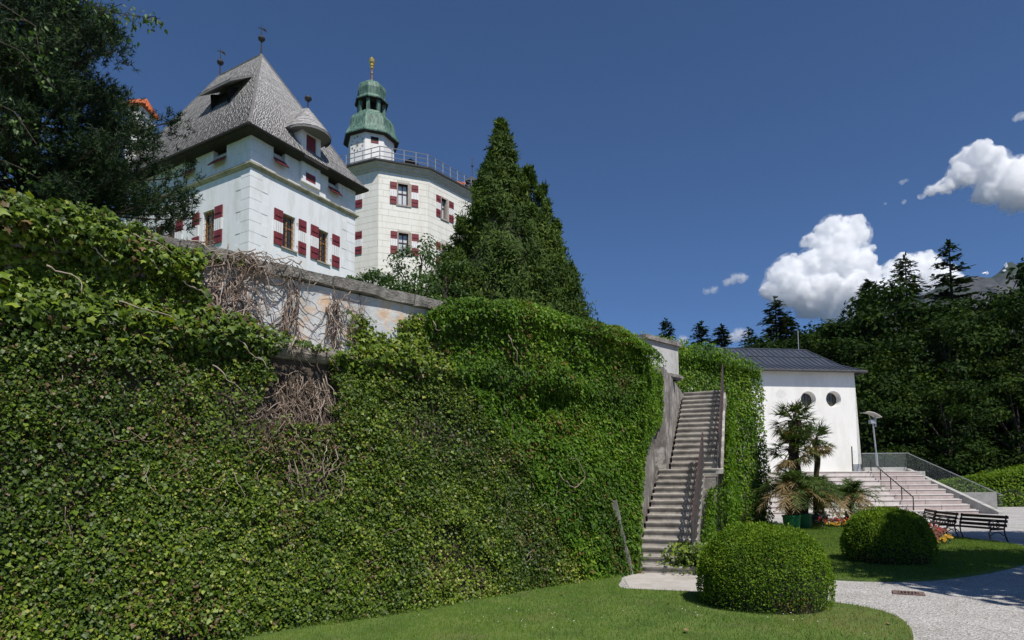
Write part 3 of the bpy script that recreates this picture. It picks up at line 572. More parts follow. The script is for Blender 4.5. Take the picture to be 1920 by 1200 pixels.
# ivy over the rear wall and the stair flank
ivr = thing('ivy', 'bright green ivy blanketing the rear wall right of the stair head', 'ivy', (8, 25, 0))
n = 56000; s = rng.uniform(-2.6, 7.3, n); z = np.where(rng.random(n) < .75, rng.uniform(0, 7.0, n), rng.uniform(6.3, 7.5, n))
top = np.interp(s, [-2.6, 0, 2, 4, 6, 7.3], [7.1, 7.2, 7.3, 7.25, 7.1, 6.6]) + .35 * (fbm(np.stack([s, z * 0, s * 0 + 5], -1), 1.2) - .5)
k = z < top; s, z = s[k], z[k]; n = len(s)
th_ = 0.12 + 0.55 * np.clip(fbm(np.stack([s, z, 0 * s + 9], -1), 0.9) - .35, 0, 1) + .15 * fbm(np.stack([s, z, 0 * s + 2], -1), 3)
off = th_ * rng.random(n) ** .5
kk = off - 0.35 * z / 6.4; kk = np.where(z > 6.6, rng.uniform(-1.4, .25, n) , kk)
pos = np.stack([R0[0] + RA[0] * s + RN[0] * kk, R0[1] + RA[1] * s + RN[1] * kk, z], -1)
rt = np.clip(0.55 + .18 * rng.normal(size=n) + .8 * (fbm(np.stack([s, z, 0 * s + 1], -1), 1.0) - .45), .02, .97)
np_mesh('foliage', place(OV2_T, pos, leaf_attrs(pos, np.array([RN[0], RN[1], 0]), n), 0.11 * rng.uniform(.6, 1.25, n)), OV2_F, rt, creeper_m, ivr, kind='stuff')
n = 9000   # right-hand return of the rear wall
d_ = rng.uniform(0, 1.6, n); z = rng.uniform(0, 6.3, n); s = 7.05 - .3 * z / 6.4 + .25 * rng.random(n)
kk = -d_ - .35 * z / 6.4; pos = np.stack([R0[0] + RA[0] * s + RN[0] * kk, R0[1] + RA[1] * s + RN[1] * kk, z], -1)
np_mesh('foliage', place(OV2_T, pos, leaf_attrs(pos, np.array([RA[0], RA[1], 0]), n), 0.11 * rng.uniform(.6, 1.25, n)), OV2_F, np.clip(.5 + .2 * rng.normal(size=n), .02, .97), creeper_m, ivr, kind='stuff')
ivs = thing('ivy', 'ivy growing up the outer side of the stone stairs under the railing', 'ivy', (4.6, 15, 0))
n = 34000; t = rng.uniform(-0.1, 9.6, n); z = rng.uniform(0, 5.2, n)
zt = np.interp(t, [0, tl, tu], [0.1, zl(13), zl(29)]) - .12 + .3 * (fbm(np.stack([t, z, 0 * t], -1), 1.5) - .5)
k = z < zt; t, z = t[k], z[k]; n = len(t)
jog = (t > tl - .5) & (t < tl + .1); off = np.where(t < tl, 1.2, 1.62); off = np.where(jog, rng.uniform(1.15, 1.7, n), off); off = off + .45 * rng.random(n) ** .7 * fbm(np.stack([t, z, 0 * t + 6], -1), 1.0)
q = L0 + SD * t[:, None] + SE * off[:, None]; pos = np.concatenate([q, z[:, None]], 1)
np_mesh('foliage', place(OV2_T, pos, leaf_attrs(pos, np.array([SE[0], SE[1], 0]), n), 0.1 * rng.uniform(.6, 1.2, n)), OV2_F, np.clip(.5 + .2 * rng.normal(size=n), .02, .97), creeper_m, ivs, kind='stuff')
n = 1500; pos = np.array([3.75, 12.95, 0.05]) + np.stack([.3 * rng.normal(size=n), .22 * rng.normal(size=n), .55 * rng.random(n) ** 1.3], -1)
o = np_mesh('ivy_clump', place(IVY_T, pos, leaf_attrs(pos, np.array([0.3, -.8, 0]), n), .075 * rng.uniform(.6, 1.2, n)), IVY_F, np.clip(.55 + .2 * rng.normal(size=n), 0, .94), ivy_m, loc=(3.75, 12.95, 0)); tag(o, 'small clump of ivy at the foot of the stair railing', 'ivy')
mb = MB(); mb.hexa([(2.22, 12.83, 0), (2.36, 12.76, 0), (2.42, 12.9, 0), (2.28, 12.96, 0), (1.98, 12.86, 1.45), (2.07, 12.82, 1.47), (2.1, 12.92, 1.45), (2.0, 12.95, 1.43)])
tag(mb.build('leaning_post', flank_m, loc=(2.3, 12.85, 0)), 'weathered grey post leaning in the creeper left of the stair foot', 'post')

# ================================================================== CASTLE HOUSE
class Fr:
    def __init__(s, o, d, n): s.o = np.array(o, float); s.d = np.array(d, float); s.n = np.array(n, float)
    def p(s, a, z, off=0.0): q = s.o + s.d * a + s.n * off; return (q[0], q[1], z)
    def box(s, mb, a0, a1, z0, z1, o0, o1, m=0):
        mb.hexa([s.p(a0, z0, o1), s.p(a1, z0, o1), s.p(a1, z0, o0), s.p(a0, z0, o0), s.p(a0, z1, o1), s.p(a1, z1, o1), s.p(a1, z1, o0), s.p(a0, z1, o0)], m)
def wall_holes(mb, fr, a0, a1, z0, z1, holes, depth):
    xs = sorted({a0, a1, *[h[0] for h in holes], *[h[1] for h in holes]}); zs_ = sorted({z0, z1, *[h[2] for h in holes], *[h[3] for h in holes]})
    for i in range(len(xs) - 1):
        for j in range(len(zs_) - 1):
            cx_, cz = (xs[i] + xs[i + 1]) / 2, (zs_[j] + zs_[j + 1]) / 2
            if any(h[0] < cx_ < h[1] and h[2] < cz < h[3] for h in holes): continue
            mb.face([fr.p(xs[i], zs_[j]), fr.p(xs[i + 1], zs_[j]), fr.p(xs[i + 1], zs_[j + 1]), fr.p(xs[i], zs_[j + 1])])
    for (x0, x1, y0, y1) in holes:
        for (p, q) in (((x0, y0), (x1, y0)), ((x1, y0), (x1, y1)), ((x1, y1), (x0, y1)), ((x0, y1), (x0, y0))):
            mb.face([fr.p(p[0], p[1]), fr.p(q[0], q[1]), fr.p(q[0], q[1], -depth), fr.p(p[0], p[1], -depth)])
def shutter(fr, win, a0, a1, z0, z1):
    mb = MB(); h = (z1 - z0)
    fr.box(mb, a0, a1, z0, z0 + h * .345, 0.03, 0.075, 0); fr.box(mb, a0, a1, z0 + h * .345, z0 + h * .655, 0.03, 0.075, 1); fr.box(mb, a0, a1, z0 + h * .655, z1, 0.03, 0.075, 0)
    for f_ in (.2, .82): fr.box(mb, a0 + .05, a1 - .05, z0 + h * f_ - .04, z0 + h * f_ + .03, 0.077, 0.105, 0)
    k = 4
    for i in range(1, k): x = a0 + (a1 - a0) * i / k; fr.box(mb, x - .006, x + .006, z0 + .004, z1 - .004, .0745, .079, 0)
    return mb.build('shutter', [red_m, white_m], win)
def house_window(house, fr, a0, a1, z0, z1, sh, depth=0.28, wide=None):
    """oak casement in a recess with iron grille and striped shutters; sh = shutter spans"""
    mb = MB(); g = 0.09
    fr.box(mb, a0, a0 + g, z0, z1, -depth, -depth + .12); fr.box(mb, a1 - g, a1, z0, z1, -depth, -depth + .12)
    fr.box(mb, a0 + g, a1 - g, z1 - g, z1, -depth, -depth + .12); fr.box(mb, a0 + g, a1 - g, z0, z0 + g, -depth, -depth + .12)
    win = mb.build('window', oak_m, house)
    mid = (a0 + a1) / 2
    for (x0, x1) in ((a0 + g, mid - .035), (mid + .035, a1 - g)):
        mb = MB(); mb.face([fr.p(x0, z0 + g, -depth + .05), fr.p(x1, z0 + g, -depth + .05), fr.p(x1, z1 - g, -depth + .05), fr.p(x0, z1 - g, -depth + .05)]); mb.build('pane', pane_m, win)
    mb = MB(); fr.box(mb, mid - .035, mid + .035, z0 + g, z1 - g, -depth + .0, -depth + .1); mb.build('mullion', oak_m, win)
    mb = MB(); fr.box(mb, a0 + g, a1 - g, z0 + (z1 - z0) * .62, z0 + (z1 - z0) * .66, -depth + .055, -depth + .09)
    mb.build('transom', oak_m, win)
    mb = MB(); n_ = 3
    for i in range(1, n_ + 1): x = a0 + (a1 - a0) * i / (n_ + 1); mb.tube([fr.p(x, z0, -.06), fr.p(x, z1, -.06)], .013, 5)
    for i in range(1, 6): zz_ = z0 + (z1 - z0) * i / 6; mb.tube([fr.p(a0, zz_, -.06), fr.p(a1, zz_, -.06)], .011, 5)
    mb.build('grille', iron_m, win)
    mb = MB(); fr.box(mb, a0 - .1, a1 + .12, z0 - .07, z0 - .002, -.05, .09); mb.build('sill', stone_sill, win)
    for (x0, x1) in sh: shutter(fr, win, x0, x1, z0 + .0, z1 + .04)
    mb = MB()
    for (x0, x1) in sh:
        for zf in (.18, .85):
            xx = x1 if x1 <= a0 + .2 else x0
            mb.tube([fr.p(xx - .03, z0 + (z1 - z0) * zf, .05), fr.p(xx + (.12 if x1 <= a0 + .2 else -.12), z0 + (z1 - z0) * zf, .02)], .014, 5)
    mb.build('hinge', iron_m, win)
    return win
HA = np.array([-12.57, 30.0]); HU = np.array([0.5, 0.8660254]); HW = np.array([-0.8660254, 0.5])
house = thing('castle_house', 'white castle house with steep grey shingled hip roof and red-white shutters', 'building', (HA[0] - 1.5, HA[1] + 5, 7.5))
fR = Fr(HA, HU, -HW); fL = Fr(HA, HW, -HU)
HLX, HLY = 7.1, 11.6
ZE = 19.25
holesR = [(1.95, 2.76, 13.9, 15.68), (4.33, 5.06, 13.9, 15.68), (1.32, 2.05, 18.25, 19.1), (5.0, 5.78, 18.25, 19.05)]
holesL = [(2.72, 3.62, 13.9, 15.75), (6.0, 6.8, 13.9, 15.75), (1.85, 2.9, 18.2, 19.1), (4.35, 5.3, 18.2, 19.1)]
mb = MB(); wall_holes(mb, fR, 0, HLX, 7.0, ZE, holesR, 0.34); wall_holes(mb, fL, 0, HLY, 7.0, ZE, holesL, 0.34)
def HP(x, y, z): q = HA + HU * x + HW * y; return (q[0], q[1], z)
mb.face([HP(HLX, 0, 7), HP(HLX, HLY, 7), HP(HLX, HLY, ZE), HP(HLX, 0, ZE)]); mb.face([HP(0, HLY, 7), HP(HLX, HLY, 7), HP(HLX, HLY, ZE), HP(0, HLY, ZE)])
mb.build('wall', plaster_w, house)
mb = MB(); mb.hexa([HP(.4, .4, 7), HP(HLX - .4, .4, 7), HP(HLX - .4, HLY - .4, 7), HP(.4, HLY - .4, 7), HP(.4, .4, ZE), HP(HLX - .4, .4, ZE), HP(HLX - .4, HLY - .4, ZE), HP(.4, HLY - .4, ZE)])
mb.build('interior_core', void_m, house)
# string course mitred at the corner
mb = MB()
prof = [(0.0, 17.22), (0.06, 17.24), (0.1, 17.31), (0.17, 17.36), (0.17, 17.43), (0.0, 17.5)]
for j in range(len(prof) - 1):
    (o0, z0), (o1, z1) = prof[j], prof[j + 1]
    mb.face([fR.p(-o0, z0, o0), fR.p(HLX + o0, z0, o0), fR.p(HLX + o1, z1, o1), fR.p(-o1, z1, o1)])
    mb.face([fL.p(-o0, z0, o0), fL.p(HLY, z0, o0), fL.p(HLY, z1, o1), fL.p(-o1, z1, o1)])
mb.build('string_course', string_st, house)
# quoin blocks: joint-coloured bed, blocks standing a little proud
for fr, ends in ((fR, ((0, 1), (HLX, -1))), (fL, ((0, 1),))):
    for (a_, sg) in ends:
        for zb, zt in ((8.0, 17.2), (17.55, 19.0)):
            k = 0; z_ = zb
            while z_ < zt - .2:
                ln = 1.02 if k % 2 else 0.68; z1 = min(z_ + .55, zt)
                mb = MB(); a0, a1 = sorted((a_ - (0.001 if a_ == 0 else -.001), a_ + sg * ln)); fr.box(mb, a0 - .0, a1, z_ + .011, z1 - .011, -.05, .016); mb.build('quoin', plaster_w, house)
                mb = MB(); fr.box(mb, a0 + .006, a1 + .012 * (sg > 0) - (.012 if sg < 0 else 0) * 0, z_ - .011, z_ + .011, -.05, .005); mb.build('quoin_joint', joint, house)
                x = a_ + sg * ln; mb = MB(); fr.box(mb, min(x, x + sg * .022), max(x, x + sg * .022), z_, z1, -.05, .0052); mb.build('quoin_joint', joint, house)
                z_ = z1; k += 1
house_window(house, fR, 1.95, 2.76, 13.9, 15.68, ((1.4, 1.93), (2.96, 3.46)))
house_window(house, fR, 4.33, 5.06, 13.9, 15.68, ((3.78, 4.31), (5.32, 5.86)))
house_window(house, fL, 2.72, 3.62, 13.9, 15.75, ((2.0, 2.6), (3.85, 4.42)))
house_window(house, fL, 6.0, 6.8, 13.9, 15.75, ((5.25, 5.85), (7.0, 7.55)))
for fr, (a0, a1, z0, z1) in ((fR, holesR[2]), (fR, holesR[3]), (fL, holesL[2]), (fL, holesL[3])):   # loft hatches with drop shutters
    mb = MB(); fr.box(mb, a0, a1, z0, z1, -.3, -.26); hw = mb.build('loft_hatch', void_m, house)
    mb = MB(); mb.hexa([fr.p(a0, z0 - .3, .3), fr.p(a1, z0 - .3, .3), fr.p(a1, z0 + .02, .0), fr.p(a0, z0 + .02, .0), fr.p(a0, z0 - .26, .33), fr.p(a1, z0 - .26, .33), fr.p(a1, z0 + .08, .03), fr.p(a0, z0 + .08, .03)])
    mb.build('drop_shutter', red_m, hw)
    mb = MB(); fr.box(mb, a0, a1, z0 + .05, z0 + .42, -.25, -.2); mb.build('hatch_board', joint, hw)
# roof
def shingle_face(mb, tn, e0, e1, r0, r1, expo=0.18, wid=0.13, lift=0.02):
    e0, e1, r0, r1 = map(np.array, (e0, e1, r0, r1)); nv = np.cross(e1 - e0, r0 - e0); nv = nv / np.linalg.norm(nv)
    if nv[2] < 0: nv = -nv
    H_ = np.linalg.norm((r0 + r1) / 2 - (e0 + e1) / 2); nr = max(1, int(H_ / expo))
    for k in range(nr):
        v0, v1 = k / nr, min(1.0, (k + 1.25) / nr)
        la, ra = e0 + (r0 - e0) * v0, e1 + (r1 - e1) * v0; lb, rb = e0 + (r0 - e0) * v1, e1 + (r1 - e1) * v1
        W_ = np.linalg.norm(ra - la); nc = max(1, int(W_ / wid)); cuts = np.sort(np.clip(np.r_[0, (np.arange(1, nc) + rng.uniform(-.3, .3, max(nc - 1, 0)) + .5 * (k % 2)) / nc, 1], 0, 1))
        rt_ = random.gauss(0, .05)
        for c in range(len(cuts) - 1):
            f0, f1 = cuts[c] + .004, cuts[c + 1] - .004
            if f1 <= f0: continue
            j = random.uniform(-.012, .014); lf = lift * random.uniform(.6, 1.5)
            dn = (la - lb) / max(np.linalg.norm(la - lb), 1e-6) * j
            A_ = la + (ra - la) * f0 + dn; B_ = la + (ra - la) * f1 + dn; C_ = lb + (rb - lb) * f1; D_ = lb + (rb - lb) * f0
            mb.raw([A_ + nv * lf, B_ + nv * lf, C_ + nv * .004, D_ + nv * .004, A_, B_], [(0, 1, 2, 3), (4, 5, 1, 0)])
            tv = min(1, max(0, random.gauss(.52, .08) + rt_)); tn += [tv, tv * .8]
OV = 0.6
E = [(-OV, -OV), (7.45, -OV), (7.45, HLY + OV), (-OV, HLY + OV)]; AP = [(3.55, 3.95), (3.55, 7.66)]; ZA = 26.45; ZV = 18.98
def lerp2(a, b, f): return (a[0] + (b[0] - a[0]) * f, a[1] + (b[1] - a[1]) * f)
fl = 0.2; M1 = [lerp2(E[0], AP[0], fl), lerp2(E[1], AP[0], fl), lerp2(E[2], AP[1], fl), lerp2(E[3], AP[1], fl)]; ZM = ZV + (ZA - ZV) * fl - 0.28
e3 = [HP(*q, ZV) for q in E]; m3 = [HP(*q, ZM) for q in M1]; a3 = [HP(*q, ZA) for q in AP]
mb = MB()
for i, j, ri, rj in ((0, 1, 0, 0), (1, 2, 0, 1), (2, 3, 1, 1), (3, 0, 1, 0)):
    mb.face([e3[i], e3[j], m3[j], m3[i]]); mb.face([m3[i], m3[j], a3[rj], a3[ri]] if ri != rj else [m3[i], m3[j], a3[ri]])
mb.face([HP(*q, ZV - .16) for q in E])
for i in range(4): q0, q1 = E[i], E[(i + 1) % 4]; mb.face([HP(*q0, ZV - .16), HP(*q1, ZV - .16), HP(*q1, ZV), HP(*q0, ZV)])
roof = mb.build('roof', under_m, house)
mb = MB(); tn = []
for (i, j, ri, rj) in ((0, 1, 0, 0), (3, 0, 1, 0), (1, 2, 0, 1)):
    shingle_face(mb, tn, e3[i], e3[j], m3[i], m3[j]); shingle_face(mb, tn, m3[i], m3[j], a3[ri], a3[rj])
o = mb.build('shingles', shingle_m, roof, tint=tn); o['kind'] = 'stuff'
mb = MB()
for (p_, q_) in ((m3[0], a3[0]), (e3[0], m3[0]), (m3[1], a3[0]), (a3[0], a3[1]), (m3[3], a3[1])): mb.tube([p_, q_], .07, 6)
mb.build('hip_ridge', surf('hip_board_grey', [(0.3, (0.11, 0.105, 0.1)), (0.7, (0.22, 0.21, 0.2))], 6, 0.85, 0.3), roof)
mb = MB(); mb.tube([HP(-OV - .06, -OV - .06, ZV - .08), HP(-OV - .06, HLY + OV, ZV - .08)], .08, 6); mb.tube([HP(-OV - .06, -OV - .06, ZV - .08), HP(2.7, -OV - .06, ZV - .08)], .08, 6); mb.tube([HP(4.4, -OV - .06, ZV - .08), HP(7.45, -OV - .06, ZV - .08)], .08, 6)
mb.build('gutter', under_m, roof)
def finial(parent, x, y, z, h, ball, vane=True):
    mb = MB(); c = HP(x, y, 0)
    mb.tube([HP(x, y, z - .2), HP(x, y, z + h)], [.05, .018], 6)
    mb.lathe(c, [(.02, z + h * ball - .2), (.16, z + h * ball - .1), (.2, z + h * ball), (.15, z + h * ball + .1), (.02, z + h * ball + .18)], 12)
    if vane:
        mb.tube([HP(x - .22, y, z + h * .86), HP(x + .22, y, z + h * .93)], .022, 5); mb.raw([HP(x + .02, y, z + h * .9), HP(x + .34, y, z + h * .86), HP(x + .3, y, z + h * .98), HP(x + .1, y + .02, z + h * .97)], [(0, 1, 2, 3)])
    mb.build('finial', iron_m, parent, smooth=False)
finial(roof, 3.55, 3.95, ZA, 1.75, .55); finial(roof, 3.55, 7.66, ZA, 1.7, .5)
# lidded roof opening on the left slope
def slope_x(z): return M1[0][0] + (z - ZM) / (ZA - ZM) * (3.55 - M1[0][0])
mb = MB(); x0 = slope_x(22.35)
for (ya, yb) in ((3.75, 3.83), (5.1, 5.18)):
    mb.face([HP(x0, ya, 22.35), HP(slope_x(23.6), ya, 23.6), HP(x0 - .1, ya, 23.22)]); mb.face([HP(x0, yb, 22.35), HP(slope_x(23.6), yb, 23.6), HP(x0 - .1, yb, 23.22)])
mb.face([HP(x0 + .05, 3.83, 22.3), HP(x0 + .05, 5.1, 22.3), HP(x0 + .35, 5.1, 23.4), HP(x0 + .35, 3.83, 23.4)])
dm = mb.build('roof_hatch', void_m, house)
mb = MB(); tn = []; lid = [HP(x0 - .45, 5.75, 23.2), HP(x0 - .45, 3.0, 23.2), HP(slope_x(24.25) - .03, 3.0, 24.25), HP(slope_x(24.25) - .03, 5.75, 24.25)]
shingle_face(mb, tn, lid[0], lid[1], lid[3], lid[2]); k = len(mb.f); lo = [(x, y, z - .1) for x, y, z in lid]
mb.raw(lid + lo, [(4, 5, 6, 7), (0, 1, 5, 4), (1, 2, 6, 5), (3, 0, 4, 7)]); tn += [.1] * (len(mb.f) - k); mb.build('hatch_lid', shingle_m, dm, tint=tn)
mb = MB(); mb.face([HP(x0 - .05, 3.7, 22.2), HP(x0 - .05, 5.2, 22.2), HP(x0 + .1, 5.2, 22.5), HP(x0 + .1, 3.7, 22.5)]); mb.build('hatch_sill', tile_m, dm)
# round-fronted hoist dormer breaking the right eave
dx, dr = 3.62, 0.64
mb = MB(); fD = Fr(HA + HU * (dx - dr) - HW * .18, HU, -HW)
wall_holes(mb, fD, 0, 2 * dr, 17.75, 20.75, [(.28, .96, 19.45, 20.45), (.28, .96, 17.9, 18.9)], .15)
for x in (0, 2 * dr): mb.face([fD.p(x, 17.75), fD.p(x, 17.75, -.2), fD.p(x, 20.75, -2.2), fD.p(x, 20.75)])
mb.face([fD.p(0, 17.75), fD.p(2 * dr, 17.75), fD.p(2 * dr, 17.75, -.2), fD.p(0, 17.75, -.2)])
dorm = mb.build('hoist_dormer', plaster_w, house)
mb = MB(); fD.box(mb, .26, .98, 19.4, 20.45, -.12, -.06); mb.build('door', red_m, dorm)
mb = MB(); fD.box(mb, .26, .98, 17.9, 18.35, -.12, -.02, 0); fD.box(mb, .26, .98, 18.35, 18.9, -.12, -.02, 1); mb.build('shutter', [red_m, white_m], dorm)
mb = MB(); tn = []; ap = HP(dx, .15, 22.15); ar = HP(dx, 1.75, 22.35); nseg = 10; rr = 1.2; zz_ = 20.55
ring = [HP(dx + rr * cos(a_), .1 + rr * sin(a_), zz_ - .0) for a_ in np.linspace(-pi, 0, nseg + 1)]
mid_ = [HP(dx + rr * .55 * cos(a_), .12 + rr * .55 * sin(a_), 21.3) for a_ in np.linspace(-pi, 0, nseg + 1)]
for k in range(nseg): shingle_face(mb, tn, ring[k], ring[k + 1], mid_[k], mid_[k + 1], .17, .14); shingle_face(mb, tn, mid_[k], mid_[k + 1], ap, ap, .17, .14)
for sg in (-1, 1):
    ea, eb = HP(dx + sg * rr, .1, zz_), HP(dx + sg * rr, 1.9, zz_); shingle_face(mb, tn, ea, eb, HP(dx + sg * .55 * rr, .12, 21.3), HP(dx + sg * .55 * rr, 1.9, 21.3), .17, .14); shingle_face(mb, tn, HP(dx + sg * .55 * rr, .12, 21.3), HP(dx + sg * .55 * rr, 1.9, 21.3), ap, ar, .17, .14)
f0 = len(mb.f)
for k in range(nseg): mb.face([ring[k], ring[k + 1], HP(dx, .1, zz_ - .05)]); lo = [(x, y, z - .13) for x, y, z in (ring[k], ring[k + 1])]; mb.face([ring[k], ring[k + 1], lo[1], lo[0]])
mb.face([HP(dx - rr, .1, zz_ - .02), HP(dx + rr, .1, zz_ - .02), HP(dx + rr, 1.9, zz_ - .02), HP(dx - rr, 1.9, zz_ - .02)])
tn += [.06] * (len(mb.f) - f0); mb.build('dormer_roof', shingle_m, dorm, tint=tn)
finial(dorm, dx, .15, 22.1, .75, .75, False)

# ================================================================== CLOCK TOWER KEEP
tower = thing('castle_keep', 'cream octagonal castle keep with ashlar joints, shuttered windows and copper clock turret', 'building', (-9, 56, 9))
T0 = np.array([-10.62, 50.0]); dl = np.array([cos(radians(-24)), sin(radians(-24))]); dm_ = np.array([cos(radians(21)), sin(radians(21))]); dr_ = np.array([cos(radians(52)), sin(radians(52))])
TL = T0 - dl * 7.0; T2 = T0 + dm_ * 4.1; TRr = T2 + dr_ * 7.5
poly = [tuple(TL), tuple(T0), tuple(T2), tuple(TRr), (-2.5, 63.5), (-9, 68), (-17.5, 61)]
ZK = 27.15
fl_ = Fr(TL, dl, (dl[1], -dl[0])); fm_ = Fr(T0, dm_, (dm_[1], -dm_[0])); fr_ = Fr(T2, dr_, (dr_[1], -dr_[0]))
hm = [(1.5, 2.55, 24.55, 26.3), (1.56, 2.6, 20.45, 22.2)]; hl = [(7 - 2.5 - .9, 7 - 2.48, 24.4, 26.2), (7 - 2.5 - .9, 7 - 2.48, 20.5, 22.3)]; hr = [(1.45, 2.3, 24.3, 26.05), (1.5, 2.3, 20.2, 22.0)]
mb = MB()
for fr, wdt, hs in ((fl_, 7.0, hl), (fm_, 4.1, hm), (fr_, 7.5, hr)): wall_holes(mb, fr, 0, wdt, 8.5, ZK, hs, .35)
for i in range(3, 7): p_, q_ = poly[i], poly[(i + 1) % 7]; mb.face([(*p_, 8.5), (*q_, 8.5), (*q_, ZK), (*p_, ZK)])
mb.build('wall', joint_c, tower)
cen = np.mean(np.array(poly), 0)
mb = MB(); mb.prism([tuple(cen + (np.array(q) - cen) * .93) for q in poly], 8.5, ZK); mb.build('interior_core', void_m, tower)
# ashlar-pattern plaster blocks, each a part
blk = []
for fr, wdt, hs in ((fl_, 7.0, hl), (fm_, 4.1, hm), (fr_, 7.5, hr)):
    z_ = 16.2; k = 0
    while z_ < ZK - .1:
        h_ = .52; x = -(0.45 if k % 2 else 0.0) - random.uniform(0, .2)
        while x < wdt:
            x1 = x + random.uniform(.8, 1.1); spans = [(max(x, 0), min(x1, wdt))]
            for (a0, a1, b0, b1) in hs:
                if z_ + h_ > b0 and z_ < b1:
                    ns = []
                    for (p_, q_) in spans:
                        if q_ <= a0 or p_ >= a1: ns.append((p_, q_)); continue
                        if p_ < a0: ns.append((p_, a0))
                        if q_ > a1: ns.append((a1, q_))
                    spans = ns
            for (p_, q_) in spans:
                if q_ - p_ > .08: blk.append((fr, p_, q_, z_, min(z_ + h_, ZK)))
            x = x1
        z_ += h_; k += 1
rest = MB()
blk.sort(key=lambda b_: (b_[0] is fl_ and b_[2] < 3.4) or (b_[0] is fr_ and b_[1] > 4.5) or b_[3] < 17.8)
for i, (fr, p_, q_, z0, z1) in enumerate(blk):
    mb = MB() if i < 290 else rest
    fr.box(mb, p_ + .012, q_ - .012, z0 + .012, z1 - .012, -.06, .008 + .006 * random.random())
    if i < 290: mb.build('ashlar_block', plaster_c, tower)
o = rest.build('ashlar_blocks', plaster_c, tower); o['kind'] = 'stuff'
def keep_window(fr, a0, a1, z0, z1, sh, depth=.3):
    mb = MB(); g = .16   # stone surround
    fr.box(mb, a0 - .02, a0 + g * .5, z0, z1, -.2, .035); fr.box(mb, a1 - g, a1 + .1, z0, z1, -.32, .035); fr.box(mb, a0 - .02, a1 + .1, z1, z1 + .13, -.2, .04); fr.box(mb, a0 - .05, a1 + .13, z0 - .12, z0, -.2, .08)
    win = mb.build('window', stone_sill, tower)
    a0, a1 = a0 + g * .5, a1 - g; mid = (a0 + a1) / 2; zt = z0 + (z1 - z0) * .58
    mb = MB(); fw = .07
    for q in ((a0, a0 + fw, z0, z1), (a1 - fw, a1, z0, z1), (a0 + fw, a1 - fw, z0, z0 + fw), (a0 + fw, a1 - fw, z1 - fw, z1), (mid - .04, mid + .04, z0 + fw, z1 - fw), (a0 + fw, mid - .04, zt - .04, zt + .04), (mid + .04, a1 - fw, zt - .04, zt + .04)): fr.box(mb, *q, -depth, -depth + .07)
    mb.build('sash', wood_m, win)
    for (x0, x1) in ((a0 + fw, mid - .04), (mid + .04, a1 - fw)):
        for (y0, y1) in ((z0 + fw, zt - .04), (zt + .04, z1 - fw)):
            mb = MB(); fr.box(mb, x0, x1, y0, y1, -depth + .01, -depth + .03); mb.build('pane', curtain_m, win)
    for (x0, x1) in sh: shutter(fr, win, x0, x1, z0 - .02, z1 + .06)
keep_window(fm_, *hm[0], ((.93, 1.47), (2.68, 3.25))); keep_window(fm_, *hm[1], ((1.0, 1.53), (2.73, 3.3)))
keep_window(fl_, *hl[0], ((4.5 + .02 - .02, 5.45), (2.9, 3.5))); keep_window(fl_, *hl[1], ((4.52, 5.45), (2.9, 3.5)))
keep_window(fr_, *hr[0], ((.9, 1.4), (2.45, 3.0))); keep_window(fr_, *hr[1], ((.9, 1.4), (2.45, 3.0)))
# cornice and low roof
def ring_at(o_): return [tuple(cen + (np.array(q) - cen) * (1 + o_ / 7.5)) for q in poly]
mb = MB(); prof = [(0.0, 27.1), (.12, 27.14), (.14, 27.32), (.3, 27.4), (.34, 27.58), (.5, 27.66), (.5, 27.72)]
for j in range(len(prof) - 1):
    r0, r1 = ring_at(prof[j][0]), ring_at(prof[j + 1][0])
    for i in range(7): mb.face([(*r0[i], prof[j][1]), (*r0[(i + 1) % 7], prof[j][1]), (*r1[(i + 1) % 7], prof[j + 1][1]), (*r1[i], prof[j + 1][1])])
mb.build('cornice', surf('cornice_plaster', [(0.3, (0.42, 0.4, 0.34)), (0.7, (0.55, 0.52, 0.46))], 3, 0.9, 0.1), tower)
mb = MB(); tc_ = np.array([-12.2, 55.6])
prof = [(.72, 27.72, 0), (.74, 27.82, 0), (.3, 28.1, 0)]
r0, r1, r2_ = ring_at(.66), ring_at(.68), [tuple(tc_ + (np.array(q) - tc_) * .42) for q in poly]
for i in range(7):
    j = (i + 1) % 7; mb.face([(*r0[i], 27.722), (*r0[j], 27.722), (*r1[j], 27.84), (*r1[i], 27.84)]); mb.face([(*r1[i], 27.84), (*r1[j], 27.84), (*r2_[j], 29.6), (*r2_[i], 29.6)])
mb.face([(*q, 29.6) for q in r2_]); mb.face([(*q, 27.722) for q in r0])
kroof = mb.build('keep_roof', darkroof_m, tower)
# roof railing
rg = [np.array(q) for q in ring_at(-0.25)]
pts = []
for i in (0, 1, 2):
    n_ = (8, 4, 8)[i]
    for k in range(n_): pts.append(rg[i] + (rg[i + 1] - rg[i]) * k / n_)
pts.append(rg[3])
rail = thing('roof_railing', 'light steel guard railing around the roof of the cream keep', 'railing', (pts[0][0], pts[0][1], 28))
zb = 28.0
for q in pts:
    mb = MB(); mb.tube([(q[0], q[1], zb - .1), (q[0], q[1], zb + 1.3)], .045, 6); mb.build('post', steel_m, rail)
for h in (.5, .9, 1.3):
    mb = MB(); mb.tube([(q[0], q[1], zb + h) for q in pts], .035, 5); mb.build('rail_bar', steel_m, rail)
